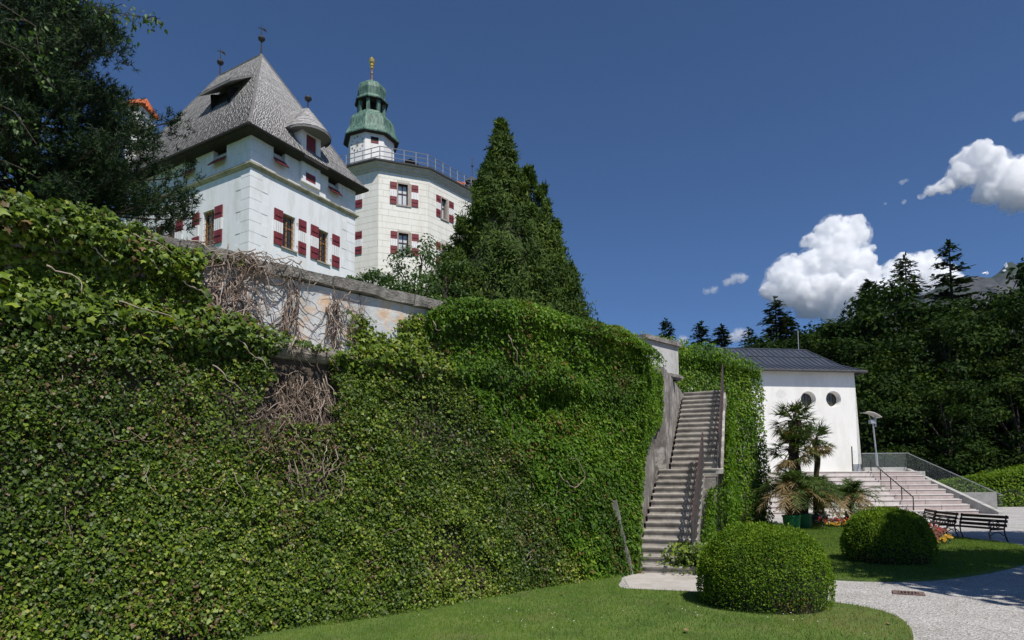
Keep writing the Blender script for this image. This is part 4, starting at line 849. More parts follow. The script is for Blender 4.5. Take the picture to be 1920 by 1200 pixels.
# small gabled roof vent
mb = MB(); vq = np.array([-8.9, 51.9]); mb.obox(vq, dm_, (-dm_[1], dm_[0]), 0, 1.1, 0, 1.2, 28.0, 28.8); mb.build('roof_vent', void_m, tower)
mb = MB(); v1, v2 = (-.15, 1.25)
for (x0, x1) in ((-.15, .55), (1.25, .55)): 
    q = lambda x, y: vq + dm_ * x + np.array((-dm_[1], dm_[0])) * y
    mb.face([(*q(x0, -.15), 28.75), (*q(x1, -.15), 29.15), (*q(x1, 1.3), 29.15), (*q(x0, 1.3), 28.75)])
mb.build('vent_roof', stone_sill, tower)
# turret
TC = (-12.35, 55.0); rot = radians(-90 + 21 - 22.5)
mb = MB(); mb.lathe(TC, [(2.05, 28.2), (2.05, 32.35)], 8, rot=rot); mb.build('turret_wall', plaster_n, tower)
tv = [(TC[0] + 2.05 * cos(rot + pi / 4 * k), TC[1] + 2.05 * sin(rot + pi / 4 * k)) for k in range(9)]
mb = MB(); mb.lathe(TC, [(2.5, 32.1), (2.52, 32.2), (2.3, 32.55), (2.12, 32.95), (2.06, 33.35), (1.98, 33.75), (1.72, 34.15), (1.35, 34.42), (1.28, 34.6)], 8, rot=rot); mb.build('bell_roof', copper_m, tower)
mb = MB(); mb.lathe(TC, [(2.46, 32.06), (2.47, 32.12)], 8, rot=rot); mb.build('bell_eave', under_m, tower)
for k in range(8):
    a_ = rot + pi / 4 * k; c = (TC[0] + 1.12 * cos(a_), TC[1] + 1.12 * sin(a_)); mb = MB(); mb.lathe(c, [(.19, 34.5), (.19, 35.75)], 4, rot=a_ + pi / 4); mb.build('lantern_post', copper_m, tower)
mb = MB(); mb.lathe(TC, [(.55, 34.5), (.55, 35.75)], 8, rot=rot); mb.build('bell_frame', void_m, tower)
mb = MB(); mb.lathe(TC, [(1.52, 35.68), (1.54, 35.76), (1.3, 35.95), (1.18, 36.15), (1.22, 36.45), (1.27, 36.8), (1.2, 37.15), (.95, 37.45), (.5, 37.66), (.18, 37.8), (.12, 38.0)], 8, rot=rot); mb.build('onion_roof', copper_m, tower)
mb = MB(); mb.lathe(TC, [(1.48, 35.63), (1.49, 35.69)], 8, rot=rot); mb.build('onion_eave', under_m, tower)
mb = MB()
for k in range(8):   # seam ribs on the copper
    a_ = rot + pi / 4 * k
    mb.tube([(TC[0] + (r_ + .01) * cos(a_), TC[1] + (r_ + .01) * sin(a_), z) for r_, z in [(2.5, 32.2), (2.3, 32.55), (2.12, 32.95), (2.06, 33.35), (1.98, 33.75), (1.72, 34.15), (1.35, 34.42)]], .03, 4)
    mb.tube([(TC[0] + (r_ + .01) * cos(a_), TC[1] + (r_ + .01) * sin(a_), z) for r_, z in [(1.54, 35.76), (1.3, 35.95), (1.18, 36.15), (1.22, 36.45), (1.27, 36.8), (1.2, 37.15), (.95, 37.45), (.5, 37.66)]], .025, 4)
mb.build('copper_seams', copper_m, tower)
mb = MB(); mb.lathe(TC, [(.13, 37.7), (.09, 38.5), (.13, 38.6), (.1, 38.75), (.07, 39.1)], 8); mb.build('spire_rod', surf('red_brown_metal', [(0.3, (0.12, 0.06, 0.05)), (0.7, (0.2, 0.12, 0.1))], 5, .5, 0), tower)
mb = MB(); mb.lathe(TC, [(.05, 39.05), (.16, 39.12), (.14, 39.25), (.2, 39.35), (.17, 39.5), (.26, 39.65), (.27, 39.85), (.22, 40.02), (.1, 40.15), (.03, 40.2)], 10)
for k in range(7): a_ = k * .9; mb.lathe((TC[0] + .2 * cos(a_), TC[1] + .2 * sin(a_)), [(.02, 39.55 + .07 * k - .08), (.09, 39.55 + .07 * k), (.02, 39.55 + .07 * k + .09)], 6)
mb.build('gilded_finial', gold_m, tower)
# clock: bare dial of numerals and hands on the left face, hatch on the middle one
k = 7; fC = Fr(tv[7], np.array(tv[8]) - np.array(tv[7]), (0, 0))
wf = np.linalg.norm(fC.d); fC.d = fC.d / wf; fC.n = np.array([fC.d[1], -fC.d[0]])
cx_, cz = wf * .48, 31.2
dk_m = surf('dial_black', [(0.3, (0.03, 0.03, 0.035)), (0.7, (0.06, 0.05, 0.05))], 4, .6, 0)
NUM = ['XII', 'I', 'II', 'III', 'IIII', 'V', 'VI', 'VII', 'VIII', 'IX', 'X', 'XI']
for h in range(12):
    a_ = radians(90 - 30 * h); mb = MB(); R_ = .62; txt = NUM[h]; wst = .05; tot = len(txt) * wst
    ux, uz = sin(radians(30 * h)), cos(radians(30 * h)); tx, tz = uz, -ux
    def q(r_, t_): return fC.p(cx_ + ux * r_ + tx * t_, cz + uz * r_ + tz * t_, .02)
    t0 = -tot / 2
    for ch in txt:
        c = t0 + wst / 2
        if ch == 'I': mb.face([q(R_ - .09, c - .013), q(R_ - .09, c + .013), q(R_ + .09, c + .013), q(R_ + .09, c - .013)])
        elif ch == 'V':
            for sg in (-1, 1): mb.face([q(R_ - .09, c - .011), q(R_ - .09, c + .011), q(R_ + .09, c + sg * .03 + .011), q(R_ + .09, c + sg * .03 - .011)])
        else:
            for sg in (-1, 1): mb.face([q(R_ - .09, c - sg * .03 - .011), q(R_ - .09, c - sg * .03 + .011), q(R_ + .09, c + sg * .03 + .011), q(R_ + .09, c + sg * .03 - .011)])
        t0 += wst
    mb.build('clock_numeral', dk_m, tower)
for nm, ang, ln, wd in (('hour_hand', 165, .38, .045), ('minute_hand', 205, .52, .03)):
    ux, uz = sin(radians(ang)), cos(radians(ang)); tx, tz = uz, -ux; mb = MB()
    mb.face([fC.p(cx_ + ux * r_ + tx * t_, cz + uz * r_ + tz * t_, .035) for r_, t_ in ((-.1, 0), (.1, -wd), (ln, 0), (.1, wd))]); mb.build(nm, gold_m, tower)
mb = MB()
for i in range(12): a_ = i * pi / 6; mb.face([fC.p(cx_ + r_ * cos(b_), cz + r_ * sin(b_), .015) for r_, b_ in ((.1, a_ - .12), (.34, a_), (.1, a_ + .12))])
mb.build('dial_sunburst', surf('dial_ochre', [(0.3, (0.4, 0.2, 0.06)), (0.7, (0.55, 0.32, 0.12))], 4, .7, 0), tower)
fM = Fr(tv[0], np.array(tv[1]) - np.array(tv[0]), (0, 0)); wf = np.linalg.norm(fM.d); fM.d = fM.d / wf; fM.n = np.array([fM.d[1], -fM.d[0]])
mb = MB(); fM.box(mb, wf * .3, wf * .72, 31.25, 31.75, .0, .015); mb.build('turret_hatch', void_m, tower)
mb = MB(); fM.box(mb, wf * .3, wf * .72, 31.2, 31.38, .016, .03); mb.build('turret_hatch_board', red_m, tower)

# ------------------------------------------------------------------ other castle roofs
ch = thing('chimney', 'white chimney with red tiled cap between pine and castle house', 'chimney', (-23.8, 40, 10))
mb = MB(); mb.box(-24.55, -23.55, 39.4, 40.8, 10, 25.75); mb.build('shaft', plaster_n, ch)
mb = MB(); mb.box(-24.62, -23.48, 39.33, 40.87, 25.5, 25.66); mb.build('collar', plaster_n, ch)
for x_ in (-24.55, -23.75): mb = MB(); mb.box(x_, x_ + .2, 39.4, 40.8, 25.75, 26.15); mb.build('flue_pier', plaster_n, ch)
mb = MB(); mb.box(-24.4, -23.7, 39.5, 40.7, 25.75, 26.12); mb.build('flue_opening', void_m, ch)
mb = MB(); mb.raw([(-24.72, 39.2, 26.13), (-23.38, 39.2, 26.13), (-23.38, 41.0, 26.13), (-24.72, 41.0, 26.13), (-24.4, 40.1, 26.95), (-23.7, 40.1, 26.95)], [(3, 2, 1, 0), (0, 1, 5, 4), (1, 2, 5), (2, 3, 4, 5), (3, 0, 4)]); mb.build('tiled_cap', tile_m, ch)
for k in range(9):
    f_ = k / 8; a_ = (-24.7 + 1.3 * f_, 39.17, 26.16); b_ = (-24.38 + .66 * f_, 40.08, 26.98); mb = MB(); mb.tube([a_, tuple((np.array(a_) + np.array(b_)) / 2 + np.array([0, 0, .02])), b_], [.085, .075, .055], 6); mb.build('tile', tile_m, ch)
for k in range(6):
    f_ = k / 5; a_ = (-23.35, 39.25 + 1.7 * f_, 26.16); b_ = (-23.68, 40.05 + .1 * f_, 26.98); mb = MB(); mb.tube([a_, b_], [.085, .05], 6); mb.build('tile', tile_m, ch)
gr = thing('castle_wing', 'red-tiled wing of the castle just showing right of the keep railing', 'building', (-3.5, 62, 9))
mb = MB(); mb.box(-6.2, -1.2, 60, 66, 9, 30.6); mb.build('wall', stone_sill, gr)
mb = MB(); mb.raw([(-6.6, 59.5, 30.5), (-.9, 59.5, 30.5), (-.9, 66.5, 30.5), (-6.6, 66.5, 30.5), (-6.2, 61.4, 31.9), (-1.4, 63, 31.9)], [(0, 1, 5, 4), (1, 2, 5), (2, 3, 4, 5), (3, 0, 4)]); mb.build('roof', tile_m, gr)
mb = MB(); mb.box(-4.0, -3.2, 58.2, 59.6, 29.2, 30.2); mb.raw([(-4.2, 58, 30.2), (-3.0, 58, 30.2), (-3, 59.8, 30.2), (-4.2, 59.8, 30.2), (-3.6, 58.9, 31.0)], [(0, 1, 4), (1, 2, 4), (2, 3, 4), (3, 0, 4)]); mb.tube([(-3.6, 58.9, 30.9), (-3.6, 58.9, 32.8)], .04, 5); mb.lathe((-3.6, 58.9), [(.02, 31.9), (.14, 32.0), (.02, 32.1)], 8); mb.build('stair_turret', darkroof_m, gr)
mb = MB(); mb.box(-2.2, -1.2, 58, 58.6, 29.0, 30.2); mb.build('rear_gable', tile_m, gr)

# ================================================================== WHITE BUILDING AND SEATING STEPS
wb = thing('white_building', 'plain white rendered building with two round windows and dark metal hip roof', 'building', (18, 43, 2.4))
ua = np.array([cos(radians(8)), sin(radians(8))]); uv = np.array([-ua[1], ua[0]]); BC = np.array([22.26, 41.0])
fB = Fr(BC - ua * 15, ua, (ua[1], -ua[0])); ZB, ZT = 2.3, 8.85
wins = [(15 - 3.38, 7.06, .52), (15 - 1.64, 7.1, .52)]
mb = MB(); sq = .6
wall_holes(mb, fB, 0, 14.88, ZB, ZT, [(a_ - sq, a_ + sq, z - sq, z + sq) for a_, z, r_ in wins], 0.0)
for (a_, z, r_) in wins:
    N = 32
    def sqp(t_): c_, s_ = cos(t_), sin(t_); k = sq / max(abs(c_), abs(s_)); return (a_ + c_ * k, z + s_ * k)
    for i in range(N):
        t0, t1 = 2 * pi * i / N, 2 * pi * (i + 1) / N
        A_, B_ = sqp(t0), sqp(t1); C_ = (a_ + r_ * cos(t1), z + r_ * sin(t1)); D_ = (a_ + r_ * cos(t0), z + r_ * sin(t0))
        mb.face([fB.p(*A_), fB.p(*B_), fB.p(*C_), fB.p(*D_)])
        ri = r_ * .82; mb.face([fB.p(*D_), fB.p(*C_), fB.p(a_ + ri * cos(t1), z + ri * sin(t1), -.42), fB.p(a_ + ri * cos(t0), z + ri * sin(t0), -.42)])
bqt = BC - ua * .12
mb.face([(*bqt, ZB), (*(bqt + uv * 7.2), ZB), (*(bqt + uv * 7.2), ZT), (*bqt, ZT)])
mb.raw([(*bqt, ZB), (*(BC + ua * .16), ZB), (*(BC + ua * .16 + uv * 7.2), ZB), (*bqt, ZT)], [(0, 1, 3)])
mb.face([fB.p(14.88, ZB), (*(BC + ua * .16), ZB), fB.p(14.885, ZT), fB.p(14.88, ZT)]); mb.face([(*(BC + ua * .16), ZB), (*(BC + ua * .16 + uv * 7.2), ZB), (*(bqt + uv * 7.2), ZT), (*bqt, ZT)])
mb.build('wall', plaster_n, wb)
for (a_, z, r_) in wins:
    mb = MB(); N = 24; ri = r_ * .84
    mb.raw([fB.p(a_ + ri * cos(2 * pi * i / N), z + ri * sin(2 * pi * i / N), -.4) for i in range(N)], [tuple(range(N))]); wn = mb.build('round_window', surf('amber_leaded_glass', [(0.3, (0.03, 0.025, 0.012)), (0.7, (0.1, 0.075, 0.035))], 6, .2, 0.2, spec=.8), wb)
    mb = MB(); mb.tube([fB.p(a_ + ri * cos(2 * pi * i / N), z + ri * sin(2 * pi * i / N), -.38) for i in range(N + 1)], .03, 5)
    for k in (-.5, 0, .5):
        h = sqrt(1 - k * k) * ri; mb.tube([fB.p(a_ + k * ri, z - h, -.385), fB.p(a_ + k * ri, z + h, -.385)], .012, 4); mb.tube([fB.p(a_ - h, z + k * ri, -.383), fB.p(a_ + h, z + k * ri, -.383)], .01, 4)
    mb.build('leaded_frame', iron_m, wn)
# faded painted emblem and lettering traces
em_m = surf('faded_wall_paint', [(0.3, (0.66, 0.65, 0.63)), (0.7, (0.74, 0.73, 0.71))], 6, .9, 0)
mb = MB(); N = 14; a_, z = 15 - 5.25, 7.45
mb.raw([fB.p(a_ + .38 * cos(t_), z + .34 * sin(t_), .004) for t_ in np.linspace(pi, 2 * pi, N)], [tuple(range(N))]); mb.raw([fB.p(a_ + x_, z + y_, .004) for x_, y_ in ((-.28, .03), (.28, .03), (.2, .14), (0, .22), (-.2, .14))], [tuple(range(5))]); mb.build('faded_emblem', em_m, wb)
mb = MB()
for k in range(9): x = 15 - 3.3 + .05 * k; fB.box(mb, x, x + .03, 5.75, 5.85 - .03 * (k % 2), .0, .004)
fB.box(mb, 15 - 3.2, 15 - 3.16, 5.1, 5.45, 0, .004); fB.box(mb, 15 - 3.16, 15 - 2.95, 5.1, 5.14, 0, .004); mb.build('faded_lettering', em_m, wb)
# roof with standing seams and a flared hip
def BP(a_, v_, z): q = BC + ua * a_ + uv * v_; return (q[0], q[1], z)
RX = -1.15; ov = .45; xe = -.12 + ov
mb = MB(); prof = [(-ov, 8.86), (.9, 9.42), (3.5, 11.0)]
hipx = lambda z: np.interp(z, [8.86, 9.42, 11.0], [xe, -.35, RX])
for j in range(2):
    (v0, z0), (v1, z1) = prof[j], prof[j + 1]
    mb.face([BP(-15.5, v0, z0), BP(hipx(z0), v0, z0), BP(hipx(z1), v1, z1), BP(-15.5, v1, z1)])
    mb.face([BP(hipx(z0), v0, z0), BP(hipx(z0), 7.0 - v0, z0), BP(hipx(z1), 7.0 - v1, z1), BP(hipx(z1), v1, z1)])
    mb.face([BP(-15.5, 7 - v0, z0), BP(hipx(z0), 7 - v0, z0), BP(hipx(z1), 7 - v1, z1), BP(-15.5, 7 - v1, z1)])
mb.face([BP(-15.5, -ov, 8.855), BP(xe, -ov, 8.855), BP(xe, 7.2 + ov, 8.855), BP(-15.5, 7.2 + ov, 8.855)])
rf = mb.build('roof', seam_m, wb)
x = -15.2
while x < xe - .1:
    mb = MB(); zmax = 11.0
    for j in range(2):
        (v0, z0), (v1, z1) = prof[j], prof[j + 1]
        # clip at the hip
        f1 = 1.0
        if x > hipx(z1): f1 = max(0.0, min(1.0, (hipx(z0) - x) / max(hipx(z0) - hipx(z1), 1e-6)))
        if f1 <= 0: break
        ve, ze_ = v0 + (v1 - v0) * f1, z0 + (z1 - z0) * f1
        mb.hexa([BP(x - .012, v0, z0), BP(x + .012, v0, z0), BP(x + .012, ve, ze_), BP(x - .012, ve, ze_), BP(x - .012, v0, z0 + .045), BP(x + .012, v0, z0 + .045), BP(x + .012, ve, ze_ + .045), BP(x - .012, ve, ze_ + .045)])
        if f1 < 1: break
    if mb.f: mb.build('roof_seam', seam_m, rf)
    x += .38
mb = MB(); mb.tube([BP(-15.5, 3.5, 11.02), BP(RX, 3.5, 11.02)], .06, 6); mb.tube([BP(-15.5, 2.2, 10.24), BP(hipx(10.24), 2.2, 10.24)], .03, 5); mb.tube([BP(RX, 3.5, 11.02), BP(hipx(9.42), .9, 9.44), BP(xe, -ov, 8.88)], .05, 6); mb.build('ridge_cap', seam_m, rf)
mb = MB(); mb.tube([BP(-15.5, -ov - .07, 8.82), BP(xe + .07, -ov - .07, 8.82)], .085, 8); mb.tube([BP(xe + .07, -ov - .07, 8.82), BP(xe + .07, 7, 8.82)], .085, 8); mb.build('gutter', darkroof_m, rf)
mb = MB(); mb.tube([BP(-1.7, 3.5, 11), BP(-1.7, 3.5, 12.4)], .03, 5); mb.build('lightning_rod', steel_m, rf)

pl = thing('seating_steps', 'broad pink stone seating steps rising to the white building', 'steps', (19, 36.5, 0))
SX1 = 24.55; RS = .27; TD = .62; Y0 = 33.9
def yk(k, X): return Y0 + TD * k + (X - SX1) * 0.05
for k in range(9):
    X = SX1
    while X > 12.5:
        ln = random.uniform(1.5, 2.1); X0 = X - ln; mb = MB(); e_ = .012
        mb.hexa([(X0 + e_, yk(k, X0), RS * k - .02), (X - e_, yk(k, X), RS * k - .02), (X - e_, yk(k, X) + TD + .2, RS * k - .02), (X0 + e_, yk(k, X0) + TD + .2, RS * k - .02), (X0 + e_, yk(k, X0), RS * (k + 1) - .05), (X - e_, yk(k, X), RS * (k + 1) - .05), (X - e_, yk(k, X) + TD + .2, RS * (k + 1) - .05), (X0 + e_, yk(k, X0) + TD + .2, RS * (k + 1) - .05)])
        mb.build('riser_slab', pink_m, pl)
        mb = MB(); mb.hexa([(X0 + e_, yk(k, X0) - .03, RS * (k + 1) - .048), (X - e_, yk(k, X) - .03, RS * (k + 1) - .048), (X - e_, yk(k, X) + TD + .1, RS * (k + 1) - .048), (X0 + e_, yk(k, X0) + TD + .1, RS * (k + 1) - .048), (X0 + e_, yk(k, X0) - .03, RS * (k + 1)), (X - e_, yk(k, X) - .03, RS * (k + 1)), (X - e_, yk(k, X) + TD + .1, RS * (k + 1)), (X0 + e_, yk(k, X0) + TD + .1, RS * (k + 1))])
        mb.build('tread_slab', palestep_m, pl); X = X0
    xr = 20.6 + .12 * k; X = xr   # intermediate walking steps left of the handrail
    while X > 12.5:
        ln = random.uniform(1.6, 2.2); X0 = X - ln; mb = MB(); y_ = Y0 + TD * k - .31 + (X - SX1) * .05
        mb.box(X0 + .01, X - .01, y_, y_ + .34, RS * k - .01, RS * k + .135); mb.build('walking_step', palestep_m, pl); X = X0
mb = MB(); mb.box(8, 25.5, Y0 + TD * 9 + .1, 49, -.1, 2.425); mb.build('platform', concrete_m, pl)
mb = MB()
for k in range(9): mb.box(24.552, 24.9, yk(k, SX1) + .05, yk(k, SX1) + TD + .051, -.05, RS * k + .02)
mb.build('side_kerb', palestep_m, pl)
hr_ = thing('stair_handrail', 'dark steel handrail running up the middle of the seating steps', 'handrail', (21.2, 34.2, 0))
hp = [(21.2 + .12 * k, Y0 + .1 + TD * 1.9 * k, RS * 1.9 * k + .02) for k in range(6)]
for q in hp: mb = MB(); mb.tube([q, (q[0], q[1], q[2] + .95)], .028, 6); mb.build('post', iron_m, hr_)
mb = MB(); mb.tube([(q[0], q[1], q[2] + .95) for q in hp], .03, 6); mb.build('rail_bar', iron_m, hr_)
gb = thing('glass_balustrade', 'frameless glass balustrade on the platform and down beside the seating steps', 'balustrade', (25.4, 41.5, 2.4))
mb = MB(); mb.box(22.75, 25.45, 41.35, 41.6, 2.43, 2.72); mb.build('balustrade_kerb', concrete_m, gb)
for k in range(2): mb = MB(); mb.box(22.6 + 1.44 * k, 22.6 + 1.44 * k + 1.42, 41.3, 41.32, 2.62, 3.6); mb.build('pane', clear_m, gb)
mb = MB(); mb.tube([(22.6, 41.31, 3.62), (25.48, 41.31, 3.62)], .025, 5); mb.build('rail_cap', steel_m, gb)
def gz(y_): return np.interp(y_, [34.4, 41.3], [1.0, 3.62])
gx = lambda y_: 26.25 - (y_ - 34.4) * .11
for k in range(4):
    ya, yb = 41.3 - 1.72 * k, 41.3 - 1.72 * (k + 1) + .03; mb = MB()
    xa, xb = gx(ya), gx(yb)
    mb.hexa([(xa, ya, gz(ya) - 1.1), (xb, yb, gz(yb) - 1.1), (xb + .02, yb, gz(yb) - 1.1), (xa + .02, ya, gz(ya) - 1.1), (xa, ya, gz(ya)), (xb, yb, gz(yb)), (xb + .02, yb, gz(yb)), (xa + .02, ya, gz(ya))]); mb.build('pane', clear_m, gb)
mb = MB(); mb.tube([(gx(41.3) + .01, 41.3, gz(41.3) + .02), (gx(34.4) + .01, 34.4, gz(34.4) + .02)], .025, 5); mb.build('rail_cap', steel_m, gb)
mb = MB(); mb.hexa([(gx(41.3) - .1, 41.3, 0), (gx(34.6) - .1, 34.6, 0), (gx(34.6) + .16, 34.6, 0), (gx(41.3) + .16, 41.3, 0), (gx(41.3) - .1, 41.3, gz(41.3) - 1.0), (gx(34.6) - .1, 34.6, .12), (gx(34.6) + .16, 34.6, .12), (gx(41.3) + .16, 41.3, gz(41.3) - 1.0)]); mb.build('side_wall', concrete_m, gb)
mb = MB(); mb.obox((30.6, 40.6), (-.8, .6), (.6, .8), 0, 3.2, 0, .95, 0, 1.05, 0); o = mb.build('low_wall', concrete_m, loc=(30.6, 40.6, 0)); tag(o, 'low stained concrete wall end at the foot of the hedge', 'wall')
lp = thing('lamp_post', 'slim grey lamp post with curved wing reflector on the platform', 'lamp', (23.75, 41.9, 2.42))
mb = MB(); mb.tube([(23.9, 41.9, 2.42), (23.86, 41.9, 3.6)], .075, 8); mb.tube([(23.86, 41.9, 3.5), (23.72, 41.9, 5.75)], .05, 8); mb.build('pole', steel_m, lp)
mb = MB(); P_ = [(23.12 + .1 * i, 6.36 - .035 * i + .13 * sin(pi * i / 10)) for i in range(11)]
for i in range(10): (xa, za), (xb, zb_) = P_[i], P_[i + 1]; mb.hexa([(xa, 41.5, za - .04), (xb, 41.5, zb_ - .04), (xb, 42.3, zb_ - .04), (xa, 42.3, za - .04), (xa, 41.5, za), (xb, 41.5, zb_), (xb, 42.3, zb_), (xa, 42.3, za)])
mb.build('reflector', palestep_m, lp)
mb = MB(); mb.box(23.52, 23.86, 41.75, 42.05, 5.6, 5.85); mb.box(23.86, 23.93, 41.85, 41.95, 5.4, 6.25); mb.tube([(23.6, 41.9, 5.8), (23.5, 41.9, 6.15)], .03, 5); mb.build('lamp_head', steel_m, lp)
mb = MB(); mb.box(21.35, 21.8, 39.95, 40.25, 2.43, 2.9); tag(mb.build('litter_bin', steel_m, loc=(21.5, 40.1, 2.43)), 'small grey box standing at the top of the seating steps', 'bin')
isd = thing('info_stand', 'thin sign stand casting its shadow on the white building', 'sign', (21.3, 39.9, 2.43))
mb = MB(); mb.tube([(21.15, 39.8, 2.43), (21.15, 39.8, 4.0)], .035, 6); mb.build('post', iron_m, isd)
mb = MB(); mb.hexa([(21.15, 39.75, 3.0), (21.55, 40.05, 3.0), (21.57, 40.02, 3.0), (21.17, 39.72, 3.0), (21.15, 39.75, 3.75), (21.55, 40.05, 3.75), (21.57, 40.02, 3.75), (21.17, 39.72, 3.75)]); mb.build('panel', clear_m, isd)

# ================================================================== GARDEN
def topiary(label, c, r_, h, n, ls, seed, tuft=0):
    t = thing('topiary_bush', label, 'bush', (c[0], c[1], 0.03), 'clipped domes on the lawn')
    g = np.random.default_rng(seed)
    def shell(ph, v):   # v 0..1 from ground over the side to the crown
        a_ = v * pi / 2 * 1.0; ex = 0.62
        rr = np.abs(np.cos(a_)) ** ex; zz = np.abs(np.sin(a_)) ** 0.8
        rr = rr * (0.93 + 0.07 * np.clip(zz * 3, 0, 1)); d = np.stack([np.cos(ph) * rr, np.sin(ph) * rr, zz * h / r_], -1)
        k = 1 + .07 * (fbm(d * 1.0 + seed, 2.6) - .5) * 2 + .025 * (fbm(d + seed, 9) - .5) * 2
        return d * r_ * k[..., None]
    NP, NV = 48, 20; ph, v = np.meshgrid(np.linspace(0, 2 * pi, NP, endpoint=False), np.linspace(0, 1, NV)); q = shell(ph, v) * .93
    mb = MB(); mb.raw([(c[0] + p_[0], c[1] + p_[1], max(p_[2], 0) + .03) for p_ in q.reshape(-1, 3)], [(i * NP + j, i * NP + (j + 1) % NP, (i + 1) * NP + (j + 1) % NP, (i + 1) * NP + j) for i in range(NV - 1) for j in range(NP)])
    mb.build('shade_core', surf('shade_core_dark', [(0.3, (0.012, 0.02, 0.006)), (0.7, (0.03, 0.035, 0.015))], 20, .9, .5) if 'shade_core_dark' not in MATS else MATS['shade_core_dark'], t, smooth=True)  # solid dark core stops see-through; the dome's inner shade is its colour
    ph = g.uniform(0, 2 * pi, n); v = np.clip(g.random(n) ** .8, 0, 1); p = shell(ph, v); p2 = shell(ph + .02, v); p3 = shell(ph, np.clip(v + .02, 0, 1))
    nv = nrm(np.cross(p2 - p, p3 - p) + 1e-6); nv = np.where((nv * p).sum(-1, keepdims=True) < 0, -nv, nv)
    p = p + nv * (g.random(n)[:, None] * .055 - .03)
    fr = frames(nv * .6 + g.normal(size=(n, 3)) * .55, nv * .7 + np.array([0, 0, .6]) + g.normal(size=(n, 3)) * .6)
    p[:, 2] = np.maximum(p[:, 2], .01)
    tn = np.clip(.5 + .18 * g.normal(size=n) + .6 * (fbm(p + seed, 3.0) - .45), 0, .96); tn = np.where((g.random(n) < .8 * np.clip(1 - p[:, 2] / .3, 0, 1) * (fbm(p + seed + 3, 2.2) > .5)) | (g.random(n) < .01), 1.0, tn)
    np_mesh('foliage', place(OVL_T, p + np.array([c[0], c[1], .03]), fr, ls * g.uniform(.6, 1.3, n)), OVL_F, tn, box_m, t, kind='stuff')
    n = 420; ph = g.uniform(0, 2 * pi, n); p = shell(ph, .2 + .8 * g.random(n)); d_ = nrm(p) * .5 + np.array([0, 0, .8]) + .35 * g.normal(size=(n, 3))
    V = np.concatenate([place(OVL_T, p + np.array([c[0], c[1], .03]) + nrm(d_) * h_, frames(g.normal(size=(n, 3)), d_ + .8 * g.normal(size=(n, 3))), np.full(n, ls * .9)) for h_ in (.0, .03, .055)])
    np_mesh('stray_shoots', V, OVL_F, np.clip(.8 + .1 * g.normal(size=3 * n), 0, .96), box_m, t, kind='stuff')
    if tuft:
        n = tuft; p = np.stack([.16 * g.normal(size=n), .16 * g.normal(size=n) , h * .985 + .11 * g.random(n)], -1)
        np_mesh('new_shoots', place(OVL_T, p + np.array([c[0], c[1], .03]), frames(g.normal(size=(n, 3)), np.array([0, 0, 1.]) + .4 * g.normal(size=(n, 3))), np.full(n, .05)), OVL_F, np.clip(.75 + .15 * g.normal(size=n), 0, 1), box_m, t, kind='stuff')
topiary('large clipped box dome on the near lawn in front of the stairs', (3.66, 9.5), .93, 1.08, 42000, .036, 5, 150)
topiary('smaller-looking clipped box dome on the far lawn by the flower bed', (8.35, 14.4), .92, 1.1, 26000, .046, 9, 420)
# lawns
def grass(poly, n, h, lab, far=False):
    xs, ys = [p[0] for p in poly], [p[1] for p in poly]
    x = rng.uniform(min(xs), max(xs), n); y = rng.uniform(min(ys), max(ys), n)
    k = in_poly(x, y, poly) & (y > 6.3); x, y = x[k], y[k]; n = len(x)
    p = np.stack([x, y, np.full(n, .034)], -1); pt = fbm(p, 1.1)
    fr = frames(np.stack([rng.normal(size=n), rng.normal(size=n), 0 * x], -1), np.array([0, 0, 1.]) + .45 * rng.normal(size=(n, 3)))
    hh = h * rng.uniform(.5, 1.3, n) * (.7 + .7 * pt)
    sc = np.stack([np.full(n, .09 if far else .055), hh, hh], -1)
    tn = np.clip(.5 + .16 * rng.normal(size=n) + .9 * (pt - .45), 0, 1); dry = 1.6 * np.exp(-(((x - 4.75) / .75) ** 2 + ((y - 8.1) / 1.0) ** 2)); tn = np.where(rng.random(n) < .04 + np.clip(dry, 0, .6) + .3 * np.clip(fbm(p + 9, .7) - .58, 0, 1) * 3, 1.0, np.minimum(tn, .93))
    o = np_mesh('grass', place(NDL_T, p, fr, sc), NDL_F, tn, grass_m, loc=(x.mean(), y.mean(), 0), kind='stuff'); tag(o, lab, 'grass')
grass(LAWN1, 230000, .045, 'short mown grass of the near lawn below the ivy')
grass(LAWN2, 210000, .05, 'short mown grass of the far lawn round the second dome', True)
n = 900; x = rng.uniform(-2.5, 5, n); y = rng.uniform(7, 12, n); k = in_poly(x, y, LAWN1) & (fbm(np.stack([x, y, x * 0], -1), .9) > .5); x, y = x[k][:70], y[k][:70]
x2 = rng.uniform(6, 14, 500); y2 = rng.uniform(12, 22, 500); k = in_poly(x2, y2, LAWN2); x = np.r_[x, x2[k][:60]]; y = np.r_[y, y2[k][:60]]; n = len(x)
HEX_T = np.array([(cos(a_), sin(a_), 0) for a_ in np.linspace(0, 2 * pi, 6, endpoint=False)]); HEX_F = [(0, 1, 2, 3, 4, 5)]
o = np_mesh('daisies', place(HEX_T, np.stack([x, y, np.full(n, .085)], -1), frames(np.array([0, -.4, 1.]) + .2 * rng.normal(size=(n, 3)), np.tile([0, 1., 0], (n, 1))), .0075 * rng.uniform(.6, 1.2, n)), HEX_F, np.full(n, .95), flower_m, loc=(1, 9, 0), kind='stuff'); tag(o, 'tiny white daisies dotted over both lawns', 'flowers')
